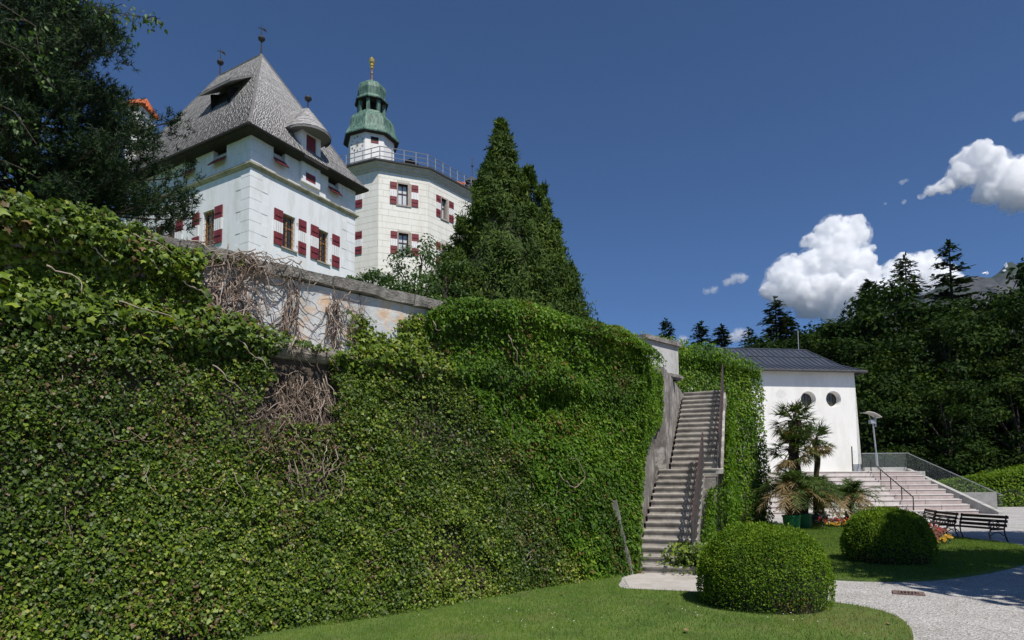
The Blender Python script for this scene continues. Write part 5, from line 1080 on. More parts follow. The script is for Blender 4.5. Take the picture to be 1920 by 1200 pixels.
for (x, y, z, l_) in ((2.02, 7.62, .07, 'single pale dry leaf lying on the near lawn'), (2.55, 13.0, .03, 'dry orange leaf at the left foot of the stairs'), (2.66, 12.93, .03, 'brown curled leaf beside the first stair'), (2.45, 12.9, .035, 'rust-coloured leaf against the creeper by the first stair'), (4.6, 8.0, .06, 'brown leaf lying near the lawn tip by the gravel'), (.75, 10.3, .08, 'brown leaf on the grass below the creeper')):
    me = bpy.data.meshes.new('fallen_leaf'); me.from_pydata([tuple(q) for q in OV2_T], [], OV2_F); a_ = me.attributes.new('tint', 'FLOAT', 'POINT'); a_.data.foreach_set('value', np.full(6, random.uniform(.75, 1), np.float32))
    o = link('fallen_leaf', me, palm_m, loc=(x, y, z)); o.scale = (.11,) * 3; o.rotation_euler = (random.uniform(-.3, .3), random.uniform(-.4, .4), random.uniform(0, 6)); tag(o, l_, 'leaf', 'fallen leaves')
# drain
dg = thing('drain_grate', 'small rusty drain grate set in the gravel path', 'drain', (6.35, 10.45, 0)); da = np.array([.88, -.47]); db = np.array([.47, .88])
mb = MB()
for (a0, a1, b0, b1) in ((-.22, -.14, -.16, .16), (.14, .22, -.16, .16), (-.14, .14, -.16, -.12), (-.14, .14, .12, .16)): mb.obox((6.35, 10.43), da, db, a0, a1, b0, b1, .0, .022)
mb.build('frame', drain_m, dg)
for k in range(6): mb = MB(); c_ = -.12 + .048 * k; mb.obox((6.35, 10.43), da, db, c_ - .009, c_ + .009, -.12, .12, .003, .018); mb.build('bar', drain_m, dg)
mb = MB(); mb.obox((6.35, 10.43), da, db, -.14, .14, -.12, .12, .001, .004); mb.build('shaft', void_m, dg)
# benches: slatted wood on scrolled cast-iron ends; local x along the bench, +y the sitting side
bench = thing('park_bench', '', 'bench', (0, 0, 0), 'benches along the far lawn'); BL = 1.7
for h, t_ in ((.44, -.02), (.56, -.05), (.68, -.085)): mb = MB(); mb.box(-BL / 2, BL / 2, t_ - .035, t_ - .005, h, h + .085); mb.build('back_slat', wood_m, bench)
for k in range(4): mb = MB(); mb.box(-BL / 2, BL / 2, .03 + .11 * k, .115 + .11 * k, .38, .41); mb.build('seat_slat', wood_m, bench)
for x in (-BL / 2 + .05, BL / 2 - .05):
    mb = MB(); r_ = .022
    mb.tube([(x, -.1, .78), (x, -.03, .5), (x, .0, .38), (x, -.02, .2), (x, -.1, 0)], r_, 6); mb.tube([(x, .0, .37), (x, .46, .37)], r_, 6)
    mb.tube([(x, .44, .37), (x, .5, .25), (x, .46, .12), (x, .52, 0)], r_, 6)
    mb.tube([(x, -.04, .58), (x, .15, .63), (x, .38, .62), (x, .5, .57), (x, .52, .49), (x, .45, .44), (x, .4, .5), (x, .45, .54)], r_ * .9, 6)
    mb.tube([(x, .44, .37), (x, .34, .45), (x, .3, .54), (x, .36, .58)], r_ * .7, 5); mb.tube([(x, .2 + .07 * cos(a_), .5 + .07 * sin(a_)) for a_ in np.linspace(0, 2 * pi, 10)], r_ * .6, 5)
    mb.tube([(x, .02, .18), (x, .15, .28), (x, .3, .28), (x, .44, .2)], r_ * .7, 5); mb.build('iron_end', iron_m, bench)
BN = [((14.35, 19.75), radians(-83), 'park bench nearest the right edge, seen whole from behind'), ((14.55, 21.75), radians(-103), 'park bench next to the rightmost one, partly behind flowers'), ((15.2, 23.6), radians(-112), 'park bench mostly hidden behind the far clipped dome'), ((15.3, 26.9), radians(-168), 'far park bench showing only its back between palms and dome')]
for i, (c, rz, lab) in enumerate(BN):
    o = bench if i == 0 else copy_tree(bench)
    o.location = (c[0], c[1], .0); o.rotation_euler.z = rz + pi; o['label'] = lab
bench.rotation_euler.z = BN[0][1] + pi
# flower beds
def bed(label, c, rx, ry, rz, n, kinds):
    t = thing('flower_bed', label, 'flower bed', (c[0], c[1], 0)); mb = MB()
    pts = [(c[0] + rx * cos(a_) * cos(rz) - ry * sin(a_) * sin(rz), c[1] + rx * cos(a_) * sin(rz) + ry * sin(a_) * cos(rz)) for a_ in np.linspace(0, 2 * pi, 24, endpoint=False)]
    mb.raw([(*p_, .05) for p_ in pts], [tuple(range(24))]); mb.build('soil', soil_m, t)
    def pt(n): a_ = rng.uniform(0, 2 * pi, n); r_ = np.sqrt(rng.random(n)); x, y = rx * r_ * np.cos(a_), ry * r_ * np.sin(a_); return c[0] + x * cos(rz) - y * sin(rz), c[1] + x * sin(rz) + y * cos(rz), y / ry
    x, y, f_ = pt(n * 3); m_ = len(x); z = .05 + rng.random(m_) * (.22 + .14 * f_)
    np_mesh('foliage', place(OVL_T, np.stack([x, y, z], -1), frames(rng.normal(size=(m_, 3)) + [0, -.4, .8], np.array([0, 0, .6]) + rng.normal(size=(m_, 3))), .09 * rng.uniform(.6, 1.3, m_)), OVL_F, rng.random(m_), shrub_m, t, kind='stuff')
    for (tl_, th_, k, z0, dz, sz, fb, ft) in kinds:
        x, y, f_ = pt(k * 6); s_ = (f_ > fb) & (f_ < ft); x, y = x[s_][:k], y[s_][:k]; m_ = len(x); z = z0 + dz * rng.random(m_)
        nv = np.array([0, -.7, .8]) + .5 * rng.normal(size=(m_, 3))
        np_mesh('blossoms', place(HEX_T, np.stack([x, y, z], -1), frames(nv, np.tile([1., 0, 0], (m_, 1)) + .01 * rng.normal(size=(m_, 3))), sz * rng.uniform(.7, 1.3, m_)), HEX_F, rng.uniform(tl_, th_, m_), flower_m, t, kind='stuff')
bed('flower bed of red, yellow and white blooms before the palms', (13.4, 25.3), 1.5, .6, -.1, 500, ((.3, .59, 120, .14, .1, .045, -1, -.25), (0, .27, 60, .25, .15, .05, -.4, .3), (.83, 1, 170, .42, .3, .05, .1, 1), (.62, .8, 60, .25, .1, .05, -.3, .3)))
bed('flower bed of rust and yellow blooms between far dome and benches', (12.2, 18.9), 1.5, .55, .9, 500, ((.62, .8, 220, .2, .2, .06, -.6, .6), (.3, .59, 110, .12, .1, .04, -1, -.2), (0, .27, 50, .25, .2, .05, -.5, .5), (.83, 1, 60, .5, .35, .035, .2, 1)))

# ------------------------------------------------------------------ palms and tubs
def tub(label, c, r_, h, mat=None):
    t = thing('plant_tub', label, 'plant pot', (c[0], c[1], 0), 'tubs under the palms'); mb = MB()
    mb.lathe(c, [(r_ * .82, .02), (r_ * .86, .1), (r_ * .97, h - .09), (r_ * .97, h - .02)], 20, cap=False); mb.face([(c[0] + r_ * .82 * cos(a_), c[1] + r_ * .82 * sin(a_), .02) for a_ in np.linspace(0, 2 * pi, 20, endpoint=False)]); mb.build('shell', mat or pot_m, t, smooth=True)
    mb = MB(); mb.lathe(c, [(r_ * .95, h - .07), (r_ * 1.06, h - .06), (r_ * 1.06, h), (r_ * .92, h)], 20, cap=False); mb.build('rim', mat or pot_m, t)
    mb = MB(); mb.raw([(c[0] + r_ * .94 * cos(a_), c[1] + r_ * .94 * sin(a_), h - .06) for a_ in np.linspace(0, 2 * pi, 20, endpoint=False)], [tuple(range(20))]); mb.build('soil', soil_m, t)
tub('nearest green plastic tub under the feather palms', (10.35, 23.9), .32, .58); tub('green plastic tub just behind the nearest one', (11.25, 24.95), .32, .58)
tub('bluish grey tub between green tubs and flower bed', (12.35, 25.95), .34, .5, surf('grey_blue_tub', [(.3, (.1, .11, .14)), (.7, (.16, .17, .2))], 3, .6, .1))
def strip(base, dirs, lens, wid, nv):   # ribbon leaflets (two quads each) as template copies
    tm = np.array([(-.5, 0, 0), (.5, 0, 0), (-.42, .55, .03), (.42, .55, .03), (-.04, 1, -.08), (.04, 1, -.08)]); fs = [(0, 1, 3, 2), (2, 3, 5, 4)]
    sc = np.stack([np.full(len(base), wid) if np.isscalar(wid) else wid, lens, lens], -1); return place(tm, base, frames(nv, dirs), sc), fs
def fan_palm(label, c, zc, nl, R_, seed, trunk_r=.13, dead=.25):
    g = np.random.default_rng(seed); t = thing('fan_palm', label, 'palm', (c[0], c[1], 0), 'palms at the end of the rear wall')
    mb = MB(); k = 14; mb.tube([(c[0] + .05 * sin(i * .9 + seed), c[1], zc * i / (k - 1)) for i in range(k)], [trunk_r * (1 + .25 * random.random()) * (1.25 if i > k - 4 else 1) for i in range(k)], 9); mb.build('trunk', fibre_m, t)
    B_, D_, Ln, Nv, Tn = [], [], [], [], []; pet = MB()
    for i in range(nl):
        el = g.uniform(-.9, 1.25); az = g.uniform(0, 2 * pi); pl_ = R_ * g.uniform(.45, .7); dr = el < -.5 or g.random() < dead * .3
        d = np.array([cos(az) * cos(el), sin(az) * cos(el), sin(el)]); o_ = np.array([c[0], c[1], zc]); e_ = o_ + d * pl_ + np.array([0, 0, -.12 * pl_])
        pet.tube([o_, o_ + d * pl_ * .5 + np.array([0, 0, .02]), e_], [.016, .012, .008], 4)
        sd_ = np.cross(d, [0, 0, 1]); sd_ /= np.linalg.norm(sd_) + 1e-9; up_ = np.cross(sd_, d)
        for a_ in np.linspace(-1.5, 1.5, 15):
            dd = d * cos(a_) + sd_ * sin(a_) + np.array([0, 0, -.35 - .3 * (dr)]) + .06 * g.normal(size=3)
            B_.append(e_); D_.append(dd); Ln.append(R_ * (.52 - .1 * abs(a_)) * g.uniform(.85, 1.1)); Nv.append(up_ + .25 * g.normal(size=3)); Tn.append(g.uniform(.72, 1) if dr else g.uniform(.1, .66))
    V, fs = strip(np.array(B_), np.array(D_), np.array(Ln), .042, np.array(Nv)); np_mesh('fronds', V, fs, np.array(Tn), palm_m, t, kind='stuff'); pet.build('petioles', fibre_m, t)
def feather_palm(label, c, zc, nl, R_, seed, dead=.35):
    g = np.random.default_rng(seed); t = thing('feather_palm', label, 'palm', (c[0], c[1], 0), 'palms at the end of the rear wall')
    mb = MB(); mb.tube([(c[0], c[1], zc * i / 6) for i in range(7)], [.2, .22, .2, .22, .2, .22, .14], 9); mb.build('trunk', fibre_m, t)
    B_, D_, Ln, Nv, Tn = [], [], [], [], []; rac = MB()
    for i in range(nl):
        az = g.uniform(0, 2 * pi); el = g.uniform(.15, 1.35); L_ = R_ * g.uniform(.8, 1.15); isd_ = g.random() < dead * (1.4 if el < .6 else .6); dp = g.uniform(.5, .95) + .35 * isd_
        pts = [];
        for s_ in np.linspace(0, 1, 14): pts.append(np.array([c[0], c[1], zc]) + L_ * np.array([cos(az) * (s_ * cos(el) + .12 * s_ * s_), sin(az) * (s_ * cos(el) + .12 * s_ * s_), s_ * sin(el) - .75 * dp * s_ ** 2.2]))
        pts = np.array(pts); rac.tube(list(pts), [.014 * (1 - .7 * k / 14) for k in range(14)], 4)
        for k in range(1, 14):
            tg = nrm(pts[k] - pts[k - 1]); sd_ = np.cross(tg, [0, 0, 1]); sd_ /= np.linalg.norm(sd_) + 1e-9
            for r_ in (0, .33, .66):
                p_ = pts[k - 1] + (pts[k] - pts[k - 1]) * r_
                for sg in (-1, 1): B_.append(p_); D_.append(sd_ * sg * .8 + tg * .75 + np.array([0, 0, -.25]) + .12 * g.normal(size=3)); Ln.append(L_ * .27 * (1 - .55 * abs(k / 14 - .4)) * g.uniform(.8, 1.1)); Nv.append(np.cross(sd_, tg) + .3 * g.normal(size=3)); Tn.append(g.uniform(.72, .98) if isd_ else g.uniform(.15, .68))
    V, fs = strip(np.array(B_), np.array(D_), np.array(Ln), .026, np.array(Nv)); np_mesh('fronds', V, fs, np.array(Tn), palm_m, t, kind='stuff'); rac.build('rachises', fibre_m, t)
fan_palm('tallest fan palm with shaggy trunk by the white building', (11.45, 25.9), 4.3, 70, 1.05, 3, .17)
fan_palm('shorter fan palm close against the tallest one', (11.1, 25.3), 3.1, 60, 1.05, 4, .15, .5)
fan_palm('slender single-stemmed fan palm right of the tallest', (12.45, 26.2), 3.55, 40, .85, 5, .1, .2)
feather_palm('feather palm with browning fronds in the nearest green tub', (10.35, 23.9), 1.4, 46, 1.5, 6, .3)
feather_palm('feather palm with brown hanging fronds in the second green tub', (11.25, 24.95), 1.5, 46, 1.5, 7, .4)
feather_palm('feather palm in the bluish grey tub', (12.35, 25.95), 1.3, 42, 1.4, 8, .4)
feather_palm('rightmost short feather palm with thick dark stem by the flower bed', (13.75, 26.3), 1.15, 44, 1.3, 9, .3)

# ================================================================== TREES
def spruce_proto(h, R_, seed, sparse=1.0, spray=.75, upturn=0.0, z_low=.08):
    g = np.random.default_rng(seed); root = thing('spruce_tree', '', 'tree', (0, 0, 0), 'forest conifers behind the white building')
    mb = MB(); mb.tube([(0, 0, -1.5), (0, 0, h * .5), (0, 0, h)], [R_ * .075, R_ * .05, .02], 7); tr = mb.build('trunk', bark_m, root)
    P_, D_, N_, L_ = [], [], [], []; lim = MB()
    z = h * z_low
    while z < h * .985:
        f_ = z / h; nb = int(g.integers(4, 7) * sparse + .5); L0_ = R_ * (1 - f_) ** .62 * (1 if f_ > .2 else .6 + 2 * f_)
        for _ in range(max(nb, 2)):
            az = g.uniform(0, 2 * pi); L = L0_ * g.uniform(.6, 1.15) + .25; dr = g.uniform(.05, .4) * (1.3 - f_); m_ = max(3, int(L / .38))
            if L > 1.2: lim.tube([(0, 0, z), (cos(az) * L * .5, sin(az) * L * .5, z - dr * L * .3), (cos(az) * L * .9, sin(az) * L * .9, z - dr * L * .7 + upturn * L)], [.05, .03, .012], 3, cap=False)
            for k in range(m_):
                s_ = .12 + .88 * (k + g.random() * .6) / m_; q = np.array([cos(az) * L * s_, sin(az) * L * s_, z - dr * L * s_ ** 1.3 + upturn * L * s_ ** 3])
                for sg in (-1, 1, 0):
                    a2 = az + sg * g.uniform(.4, 1.0); P_.append(q + .08 * g.normal(size=3)); D_.append([cos(a2), sin(a2), g.uniform(-.55, .15)]); N_.append([.3 * g.normal(), .3 * g.normal(), 1]); L_.append(spray * (1.05 - .35 * s_) * g.uniform(.6, 1.25) * min(1, .35 + L / R_ * 1.2))
        z += h * .015 * g.uniform(.7, 1.4) * (1.3 - .75 * f_)
    for k in range(14): P_.append(np.array([0, 0, h * (.955 + .04 * g.random())])); D_.append([.5 * g.normal(), .5 * g.normal(), .7]); N_.append(list(g.normal(size=3))); L_.append(spray * .6)
    P_, D_, N_, L_ = map(np.array, (P_, D_, N_, L_)); n = len(P_)
    np_mesh('crown', place(SPR_T, P_, frames(N_, D_), L_), SPR_F, np.clip(.45 + .22 * g.normal(size=n), 0, 1), spruce_m, root, kind=None)
    lim.build('branches', bark_m, root); return root
def broad_proto(h, R_, seed, nclump=46, per=170, ls=.34, mat=None, zlow=.18, name='broadleaf_tree', grp='forest broadleaf trees'):
    g = np.random.default_rng(seed); root = thing(name, '', 'tree', (0, 0, 0), grp)
    cs = []
    for _ in range(nclump):
        a_ = g.uniform(0, 2 * pi); v = g.uniform(zlow, .97); rr = R_ * (sin(pi * min(1, (v - zlow) / (1 - zlow) * .86 + .14)) ** .55) * g.uniform(.55, 1.05); cs.append(np.array([cos(a_) * rr, sin(a_) * rr, h * v]))
    mb = MB(); mb.tube([(0, 0, -1.5), (.1, 0, h * .3), (0, .1, h * .75)], [R_ * .09, R_ * .065, .05], 7)
    for c in cs[::3]: mb.tube([(0, 0, c[2] * .55), tuple(c * np.array([.55, .55, .82])), tuple(c)], [R_ * .03, R_ * .018, .02], 4, cap=False)
    mb.build('trunk', bark_m, root)
    P_, N_, Tn = [], [], []
    for c in cs:
        cr = R_ * g.uniform(.2, .36); k = int(per * g.uniform(.6, 1.3)); d = nrm(g.normal(size=(k, 3))); q = d * (g.random(k) ** .45)[:, None] * cr * np.array([1.2, 1.2, .72]); P_.append(c + q); N_.append(d + np.array([0, 0, .55])); Tn.append(.42 + .15 * g.normal() + .15 * g.normal(size=k))
    P_, N_, Tn = np.concatenate(P_), np.concatenate(N_), np.concatenate(Tn); n = len(P_)
    np_mesh('crown', place(OV2_T, P_, frames(N_ + .5 * g.normal(size=(n, 3)), np.array([0, 0, -.5]) + g.normal(size=(n, 3))), ls * g.uniform(.6, 1.3, n)), OV2_F, np.clip(Tn, 0, 1), mat or broad_m, root); return root
def put(proto, first, loc, sc, rz, label, szx=None):
    o = proto if first else copy_tree(proto); o.location = loc; k = szx or sc; o.scale = (k, k, sc); o.rotation_euler.z = rz; o['label'] = label; return o
SP = [spruce_proto(25, 4.2, 101), spruce_proto(25, 3.6, 102, 1.1), spruce_proto(29, 5.6, 103, .62, .9, .1, .35)]; used = [0, 0, 0]
FO = [(1, 18.4, 75, 21.3, 1.0, 'small lone conifer top showing left of the wall pier'), (0, 22.6, 75, 20.9, 1.2, 'left conifer of the pair above the rear ivy wall'), (1, 25.6, 77, 21.0, 1.25, 'right conifer of the pair above the rear ivy wall'), (0, 28.6, 76, 20.4, 1.0, 'thin conifer in the gap left of the white building roof'), (0, 31.5, 75, 23.8, 1.35, 'pointed conifer above the left end of the metal roof'), (1, 33.6, 77, 22.3, 1.4, 'bushy conifer just right of the pointed one above the roof'), (1, 41.0, 72, 25.0, 1.4, 'conifer with feathery left side below the big cloud'), (0, 46.6, 74, 28.6, 1.35, 'tall conifer left of the tallest spruce'), (2, 52.6, 75, 30.7, 1.25, 'tallest spruce with open layered branches and pale trunk')]
for (k, x, y, zt, wd, lab) in FO:
    h0 = (25, 25, 29)[k]; put(SP[k], used[k] == 0, (x, y, 0), zt / h0, random.uniform(0, 6), lab, szx=wd); used[k] += 1
BP_ = [broad_proto(16, 5.2, 201, 56, 210, .36), broad_proto(16, 4.6, 202, 48, 220, .34), broad_proto(11, 4.4, 203, 50, 240, .3, zlow=.05)]; used = [0, 0, 0]
FB = [(0, 29.5, 66, 16.6, 'rounded dark broadleaf behind the ridge of the metal roof'), (1, 34.5, 66, 18.4, 'dark broadleaf right above the hip of the metal roof'), (0, 39.5, 67, 22.5, 'broadleaf crown under the big cloud with ragged top'), (1, 44.5, 64, 20.0, 'dark broadleaf below the tall conifer'), (0, 49.5, 62, 20.5, 'wide dark broadleaf below the tallest spruce'), (1, 56.0, 66, 24.5, 'broadleaf crown against the mountain at the right edge'), (0, 33.5, 57, 14.5, 'dark broadleaf just right of the white building corner'), (1, 38.8, 56, 15.8, 'broad dark tree mass above the hedge'), (0, 44.5, 56, 17.2, 'dark broadleaf at the right edge above the hedge'), (2, 29.6, 52.5, 8.4, 'low spreading tree behind the lamp post'), (2, 34.6, 50.5, 9.6, 'low spreading tree behind the glass balustrade'), (2, 40.0, 50.5, 10.2, 'low spreading tree behind the hedge'), (1, 46.5, 51.5, 13.5, 'shadowy broadleaf at the right edge beside the hedge'), (2, 27.0, 58, 9.0, 'dark understorey tree hidden beside the white building'), (0, 36.0, 76, 20.0, 'forest crown behind the rounded broadleaf'), (2, 37.5, 54, 7.2, 'dark undergrowth tree low behind the hedge'), (2, 32.0, 53, 6.0, 'dark undergrowth tree low behind the balustrade'), (1, 25, 72, 15.5, 'dark crown low behind the rear ivy wall'), (0, 27.5, 70, 17.5, 'dark crown left behind the ridge of the metal roof'), (1, 20.5, 74, 15.5, 'dark crown low beside the wall pier'), (0, 37.5, 70, 19.8, 'dark crown between metal roof and feathery conifer'), (2, 30.5, 55, 11.5, 'dark filler tree between building corner and lamp'), (2, 42.5, 53, 9.5, 'dark filler tree low at right above the hedge'), (1, 41.5, 60, 17.5, 'dark crown filling the middle of the forest'), (1, 31.5, 61, 15.5, 'dark crown just behind the building corner'), (2, 35.5, 58, 12.5, 'dark crown in mid forest behind the low trees'), (1, 51, 57, 18, 'tall dark broadleaf beyond the right end of hedge')]
for (k, x, y, zt, lab) in FB:
    h0 = (16, 16, 11)[k]; sc = zt / h0; put(BP_[k], used[k] == 0, (x, y, 0), sc, random.uniform(0, 6), lab, szx=max(.8, sc ** .8)); used[k] += 1
# forest bank behind so that no light comes through under the crowns
mb = MB(); gx_ = np.linspace(14, 120, 24); gy_ = [58, 68, 82, 100, 140]
mb.raw([(x, y + 3 * sin(x * .3), [0, 4, 9, 12, 13][j] * (.7 + .3 * sin(x * .2 + j)) - .2) for j, y in enumerate(gy_) for x in gx_], [(j * 24 + i, j * 24 + i + 1, (j + 1) * 24 + i + 1, (j + 1) * 24 + i) for j in range(4) for i in range(23)])
tag(mb.build('forest_bank', forest_m, smooth=True), kind='structure')
# hedge
def leafy(name, label, cat, pts, nv, ls, mat, tint, loc, group=None):
    n = len(pts); o = np_mesh(name, place(OV2_T, pts, frames(nv + .6 * rng.normal(size=(n, 3)), rng.normal(size=(n, 3)) + np.array([0, 0, .2])), ls * rng.uniform(.6, 1.3, n)), OV2_F, tint, mat, loc=loc); tag(o, label, cat, group); return o
n = 20000; x = rng.uniform(26.8, 46, n); y = 44.2 + 3.2 * rng.random(n); top = np.interp(x, [26.8, 30, 34, 38, 46], [1.5, 1.75, 2.3, 3.0, 3.6]) * (.85 + .3 * fbm(np.stack([x, y, x * 0], -1), .6)); z = np.where(rng.random(n) < .6, top - .1 * rng.random(n), top * rng.random(n)); fr_m = rng.random(n) < .5; y = np.where(fr_m, 44.1 + .15 * rng.random(n) + .3 * (z / top) ** 4, y)
leafy('hedge', 'clipped green hedge at the right edge beyond the seating steps', 'hedge', np.stack([x, y, z], -1), np.stack([0 * x, np.where(fr_m, -.9, -.2), np.where(fr_m, .4, 1.)], -1), .16, box_m, np.clip(.6 + .18 * rng.normal(size=n), 0, 1), (36, 45, 0))
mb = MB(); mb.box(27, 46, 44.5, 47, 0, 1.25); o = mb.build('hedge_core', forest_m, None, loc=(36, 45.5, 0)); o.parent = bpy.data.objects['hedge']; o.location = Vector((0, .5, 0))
# cypress-like conifer behind the rampart
th_ = thing('cypress_tree', 'dense dark green conical conifer standing behind the creeper-topped wall', 'tree', (-.3, 24, 5.5))
mb = MB(); mb.tube([(-.3, 24, 5.2), (-.3, 24, 10), (-.33, 24, 15)], [.35, .25, .04], 8); mb.build('trunk', bark_m, th_)
P_, N_, D_, Tn = [], [], [], []; core = MB()
for (cx_, cy_, zb_, zt, rb, k, ex) in ((-.35, 24, 6, 16.0, 3.5, 46000, 1.08), (.72, 24.1, 8, 14.2, 1.3, 6000, .9), (1.25, 24.0, 7, 13.3, 1.4, 7500, .9), (1.75, 24.1, 6.5, 12.0, 1.2, 6500, .85), (2.25, 24.2, 6, 10.3, .95, 4000, .75), (-1.1, 23.8, 6.5, 13.6, 1.4, 6500, .95), (-1.9, 23.8, 6, 12.0, 1.4, 6500, .9), (-2.6, 24, 6, 10.6, 1.1, 4000, .8)):
    npl = k // 50; v = rng.random(npl) ** 1.2; a_ = rng.uniform(0, 2 * pi, npl); d = np.stack([np.cos(a_), np.sin(a_), 0 * a_], -1)
    r_ = rb * (1 - v) ** ex * rng.uniform(.6, 1.1, npl) * (.8 + .45 * fbm(np.stack([d[:, 0] * 1.3 + cx_, d[:, 1] * 1.3, v * 5], -1), 1.5)); cpl = np.stack([cx_ + d[:, 0] * r_, cy_ + d[:, 1] * r_, zb_ + (zt - zb_) * v * .98], -1)
    q = np.clip(rng.normal(size=(npl, 75, 3)), -1.7, 1.7) * np.array([.15, .15, .26]) * (.75 + .6 * rng.random((npl, 1, 1))) * (.3 + .8 * (1 - v))[:, None, None]
    q = q + d[:, None, :] * q[..., 2:3] * .55; pp = (cpl[:, None] + q).reshape(-1, 3); dd = np.repeat(d, 75, 0); qq = q.reshape(-1, 3); kk_ = len(pp)
    P_.append(pp); N_.append(dd + np.array([0, 0, .3]) + 1.5 * qq); D_.append(dd * .6 + np.array([0, 0, .35]) + 2.2 * qq + .4 * rng.normal(size=(kk_, 3))); Tn.append(np.repeat(.42 + .14 * rng.normal(size=npl), 75) + .12 * rng.normal(size=kk_))
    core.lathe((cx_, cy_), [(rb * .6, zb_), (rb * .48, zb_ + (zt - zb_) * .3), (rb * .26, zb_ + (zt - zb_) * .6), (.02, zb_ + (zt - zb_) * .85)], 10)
core.build('light_block_cones', forest_m, th_)  # solid dark cones added inside the crown to block light, not real branches
P_, N_, D_, Tn = map(np.concatenate, (P_, N_, D_, Tn)); n = len(P_)
np_mesh('crown', place(FTH_T, P_, frames(N_ + .6 * rng.normal(size=(n, 3)), D_), .19 * rng.uniform(.5, 1.3, n)), OVL_F, np.clip(Tn, 0, 1), thuja_m, th_, kind='stuff')
# dark pine at the left
pn = thing('pine_tree', 'big dark long-needled pine at the left edge behind the ivy wall', 'tree', (-13.3, 17, 6.5)); TX = np.array([-13.3, 17.0])
mb = MB(); mb.tube([(TX[0], TX[1], 6), (TX[0] + .1, TX[1], 12), (TX[0], TX[1], 19)], [.3, .22, .05], 8); mb.build('trunk', bark_m, pn)
br = MB(); tp, td, tl_ = [], [], []
for i in range(300):
    v = random.random(); z = 6.6 + 10.2 * v ** .95; az = random.uniform(0, 2 * pi); L = float(np.interp(z, [6.6, 10.3, 12.4, 13.9, 14.8, 15.6, 17], [4.4, 4.25, 3.3, 2.8, 1.9, 1.1, .3])) * random.uniform(.55, 1.02)
    up_ = random.uniform(-.1, .16); pts = [np.array([TX[0] + cos(az) * L * s_, TX[1] + sin(az) * L * s_, z + L * (up_ * s_ + .12 * s_ ** 3)]) for s_ in np.linspace(0, 1, 6)]
    br.tube(pts, [.05 * (1 - .75 * k / 6) for k in range(6)], 4, cap=False)
    for k in range(int(4 + 2.6 * L)):   # dense brushes of needles along the outer bough
        s_ = 1.0 if k == 0 else .25 + .75 * random.random() ** .7; q = np.array([np.interp(s_, np.linspace(0, 1, 6), [p_[j] for p_ in pts]) for j in range(3)]) + np.array([random.gauss(0, .2), random.gauss(0, .2), random.gauss(.03, .1)]) * (s_ < .99)
        for _ in range(9):
            o_ = np.array([random.gauss(0, .14), random.gauss(0, .14), random.gauss(.03, .11)]); tp.append(q + o_); td.append(np.array([cos(az) * .5, sin(az) * .5, .8]) + o_ * 3.0)
br.build('branches', bark_m, pn)
tp, td = np.array(tp), nrm(np.array(td)); n = len(tp); K = 14
base = np.repeat(tp, K, 0); dirs = np.repeat(td, K, 0) * .75 + .62 * rng.normal(size=(n * K, 3)); base = base + np.repeat(td, K, 0) * (rng.random(n * K) * .2)[:, None]
sc = np.stack([np.full(n * K, .2), .15 * rng.uniform(.7, 1.2, n * K), np.ones(n * K)], -1)
np_mesh('needles', place(NDL_T, base, frames(rng.normal(size=(n * K, 3)), dirs), sc), NDL_F, np.repeat(np.clip(.45 + .25 * rng.normal(size=n), 0, 1), K), pine_m, pn, kind='stuff')
# broadleaf tree out of frame on the left, its boughs reaching into the picture
ot = thing('overhanging_tree', 'leafy boughs hanging into the top left corner in front of the pine', 'tree', (-10.9, 9.2, 4.9)); O_ = np.array([-10.9, 9.2])
mb = MB(); mb.tube([(O_[0], O_[1], 4.5), (O_[0] + .2, O_[1], 7.5), (O_[0] + .5, O_[1], 9.6), (O_[0] + .6, O_[1], 12)], [.24, .2, .14, .04], 8); mb.build('trunk', bark_m, ot)
boughs = [([(-10.6, 9.1, 8.2), (-8.6, 9.0, 9.2), (-7.2, 9.0, 9.2), (-6.4, 9.0, 9.05), (-5.95, 9.0, 8.82), (-5.5, 9.0, 8.74), (-5.15, 9.0, 8.7)], 190), ([(-8.6, 9.0, 9.2), (-7.2, 8.9, 9.5), (-6.3, 8.9, 9.3), (-6.0, 8.95, 8.85)], 70), ([(-10.6, 9.1, 7.8), (-8.4, 9.1, 8.8), (-7.3, 9.1, 8.3), (-6.75, 9.1, 7.7)], 60), ([(-10.5, 9.1, 7.4), (-8.4, 9.1, 7.9), (-7.4, 9.2, 7.4), (-7.05, 9.2, 6.9)], 50), ([(-10.4, 9.1, 6.9), (-8.2, 9.1, 6.9), (-7.3, 9.2, 6.55), (-6.95, 9.2, 6.35)], 50), ([(-8.6, 9, 9.2), (-7.6, 9, 9.0), (-7.0, 9.0, 8.6), (-6.9, 9.0, 8.1)], 70), ([(-9.5, 9.1, 8.6), (-8.2, 9.1, 9.6), (-7.0, 9.1, 9.5)], 70)]
bp, bd = [], []; mb = MB()
for pts, k in boughs:
    P3 = np.array(pts); s_ = np.linspace(0, 1, len(P3)); mb.tube(pts, [.012 * (1 - .75 * i / len(pts)) for i in range(len(pts))], 5)
    f_ = .3 + .7 * rng.random(k) ** .8; q = np.stack([np.interp(f_, s_, P3[:, j]) for j in range(3)], -1); sp_ = np.interp(f_, [.3, .8, 1], [.2, .12, .04])[:, None]
    bp.append(q + sp_ * rng.normal(size=(k, 3)) * np.array([1, 1, .75]) + np.array([0, 0, -.05])); bd.append(np.array([.25, 0, -1.0]) + .45 * rng.normal(size=(k, 3)))
    for i in range(0, k, 9): mb.tube([tuple(q[i]), tuple(bp[-1][i])], .005, 3, cap=False)
mb.build('boughs', bark_m, ot); bp, bd = np.concatenate(bp), np.concatenate(bd); n = len(bp)
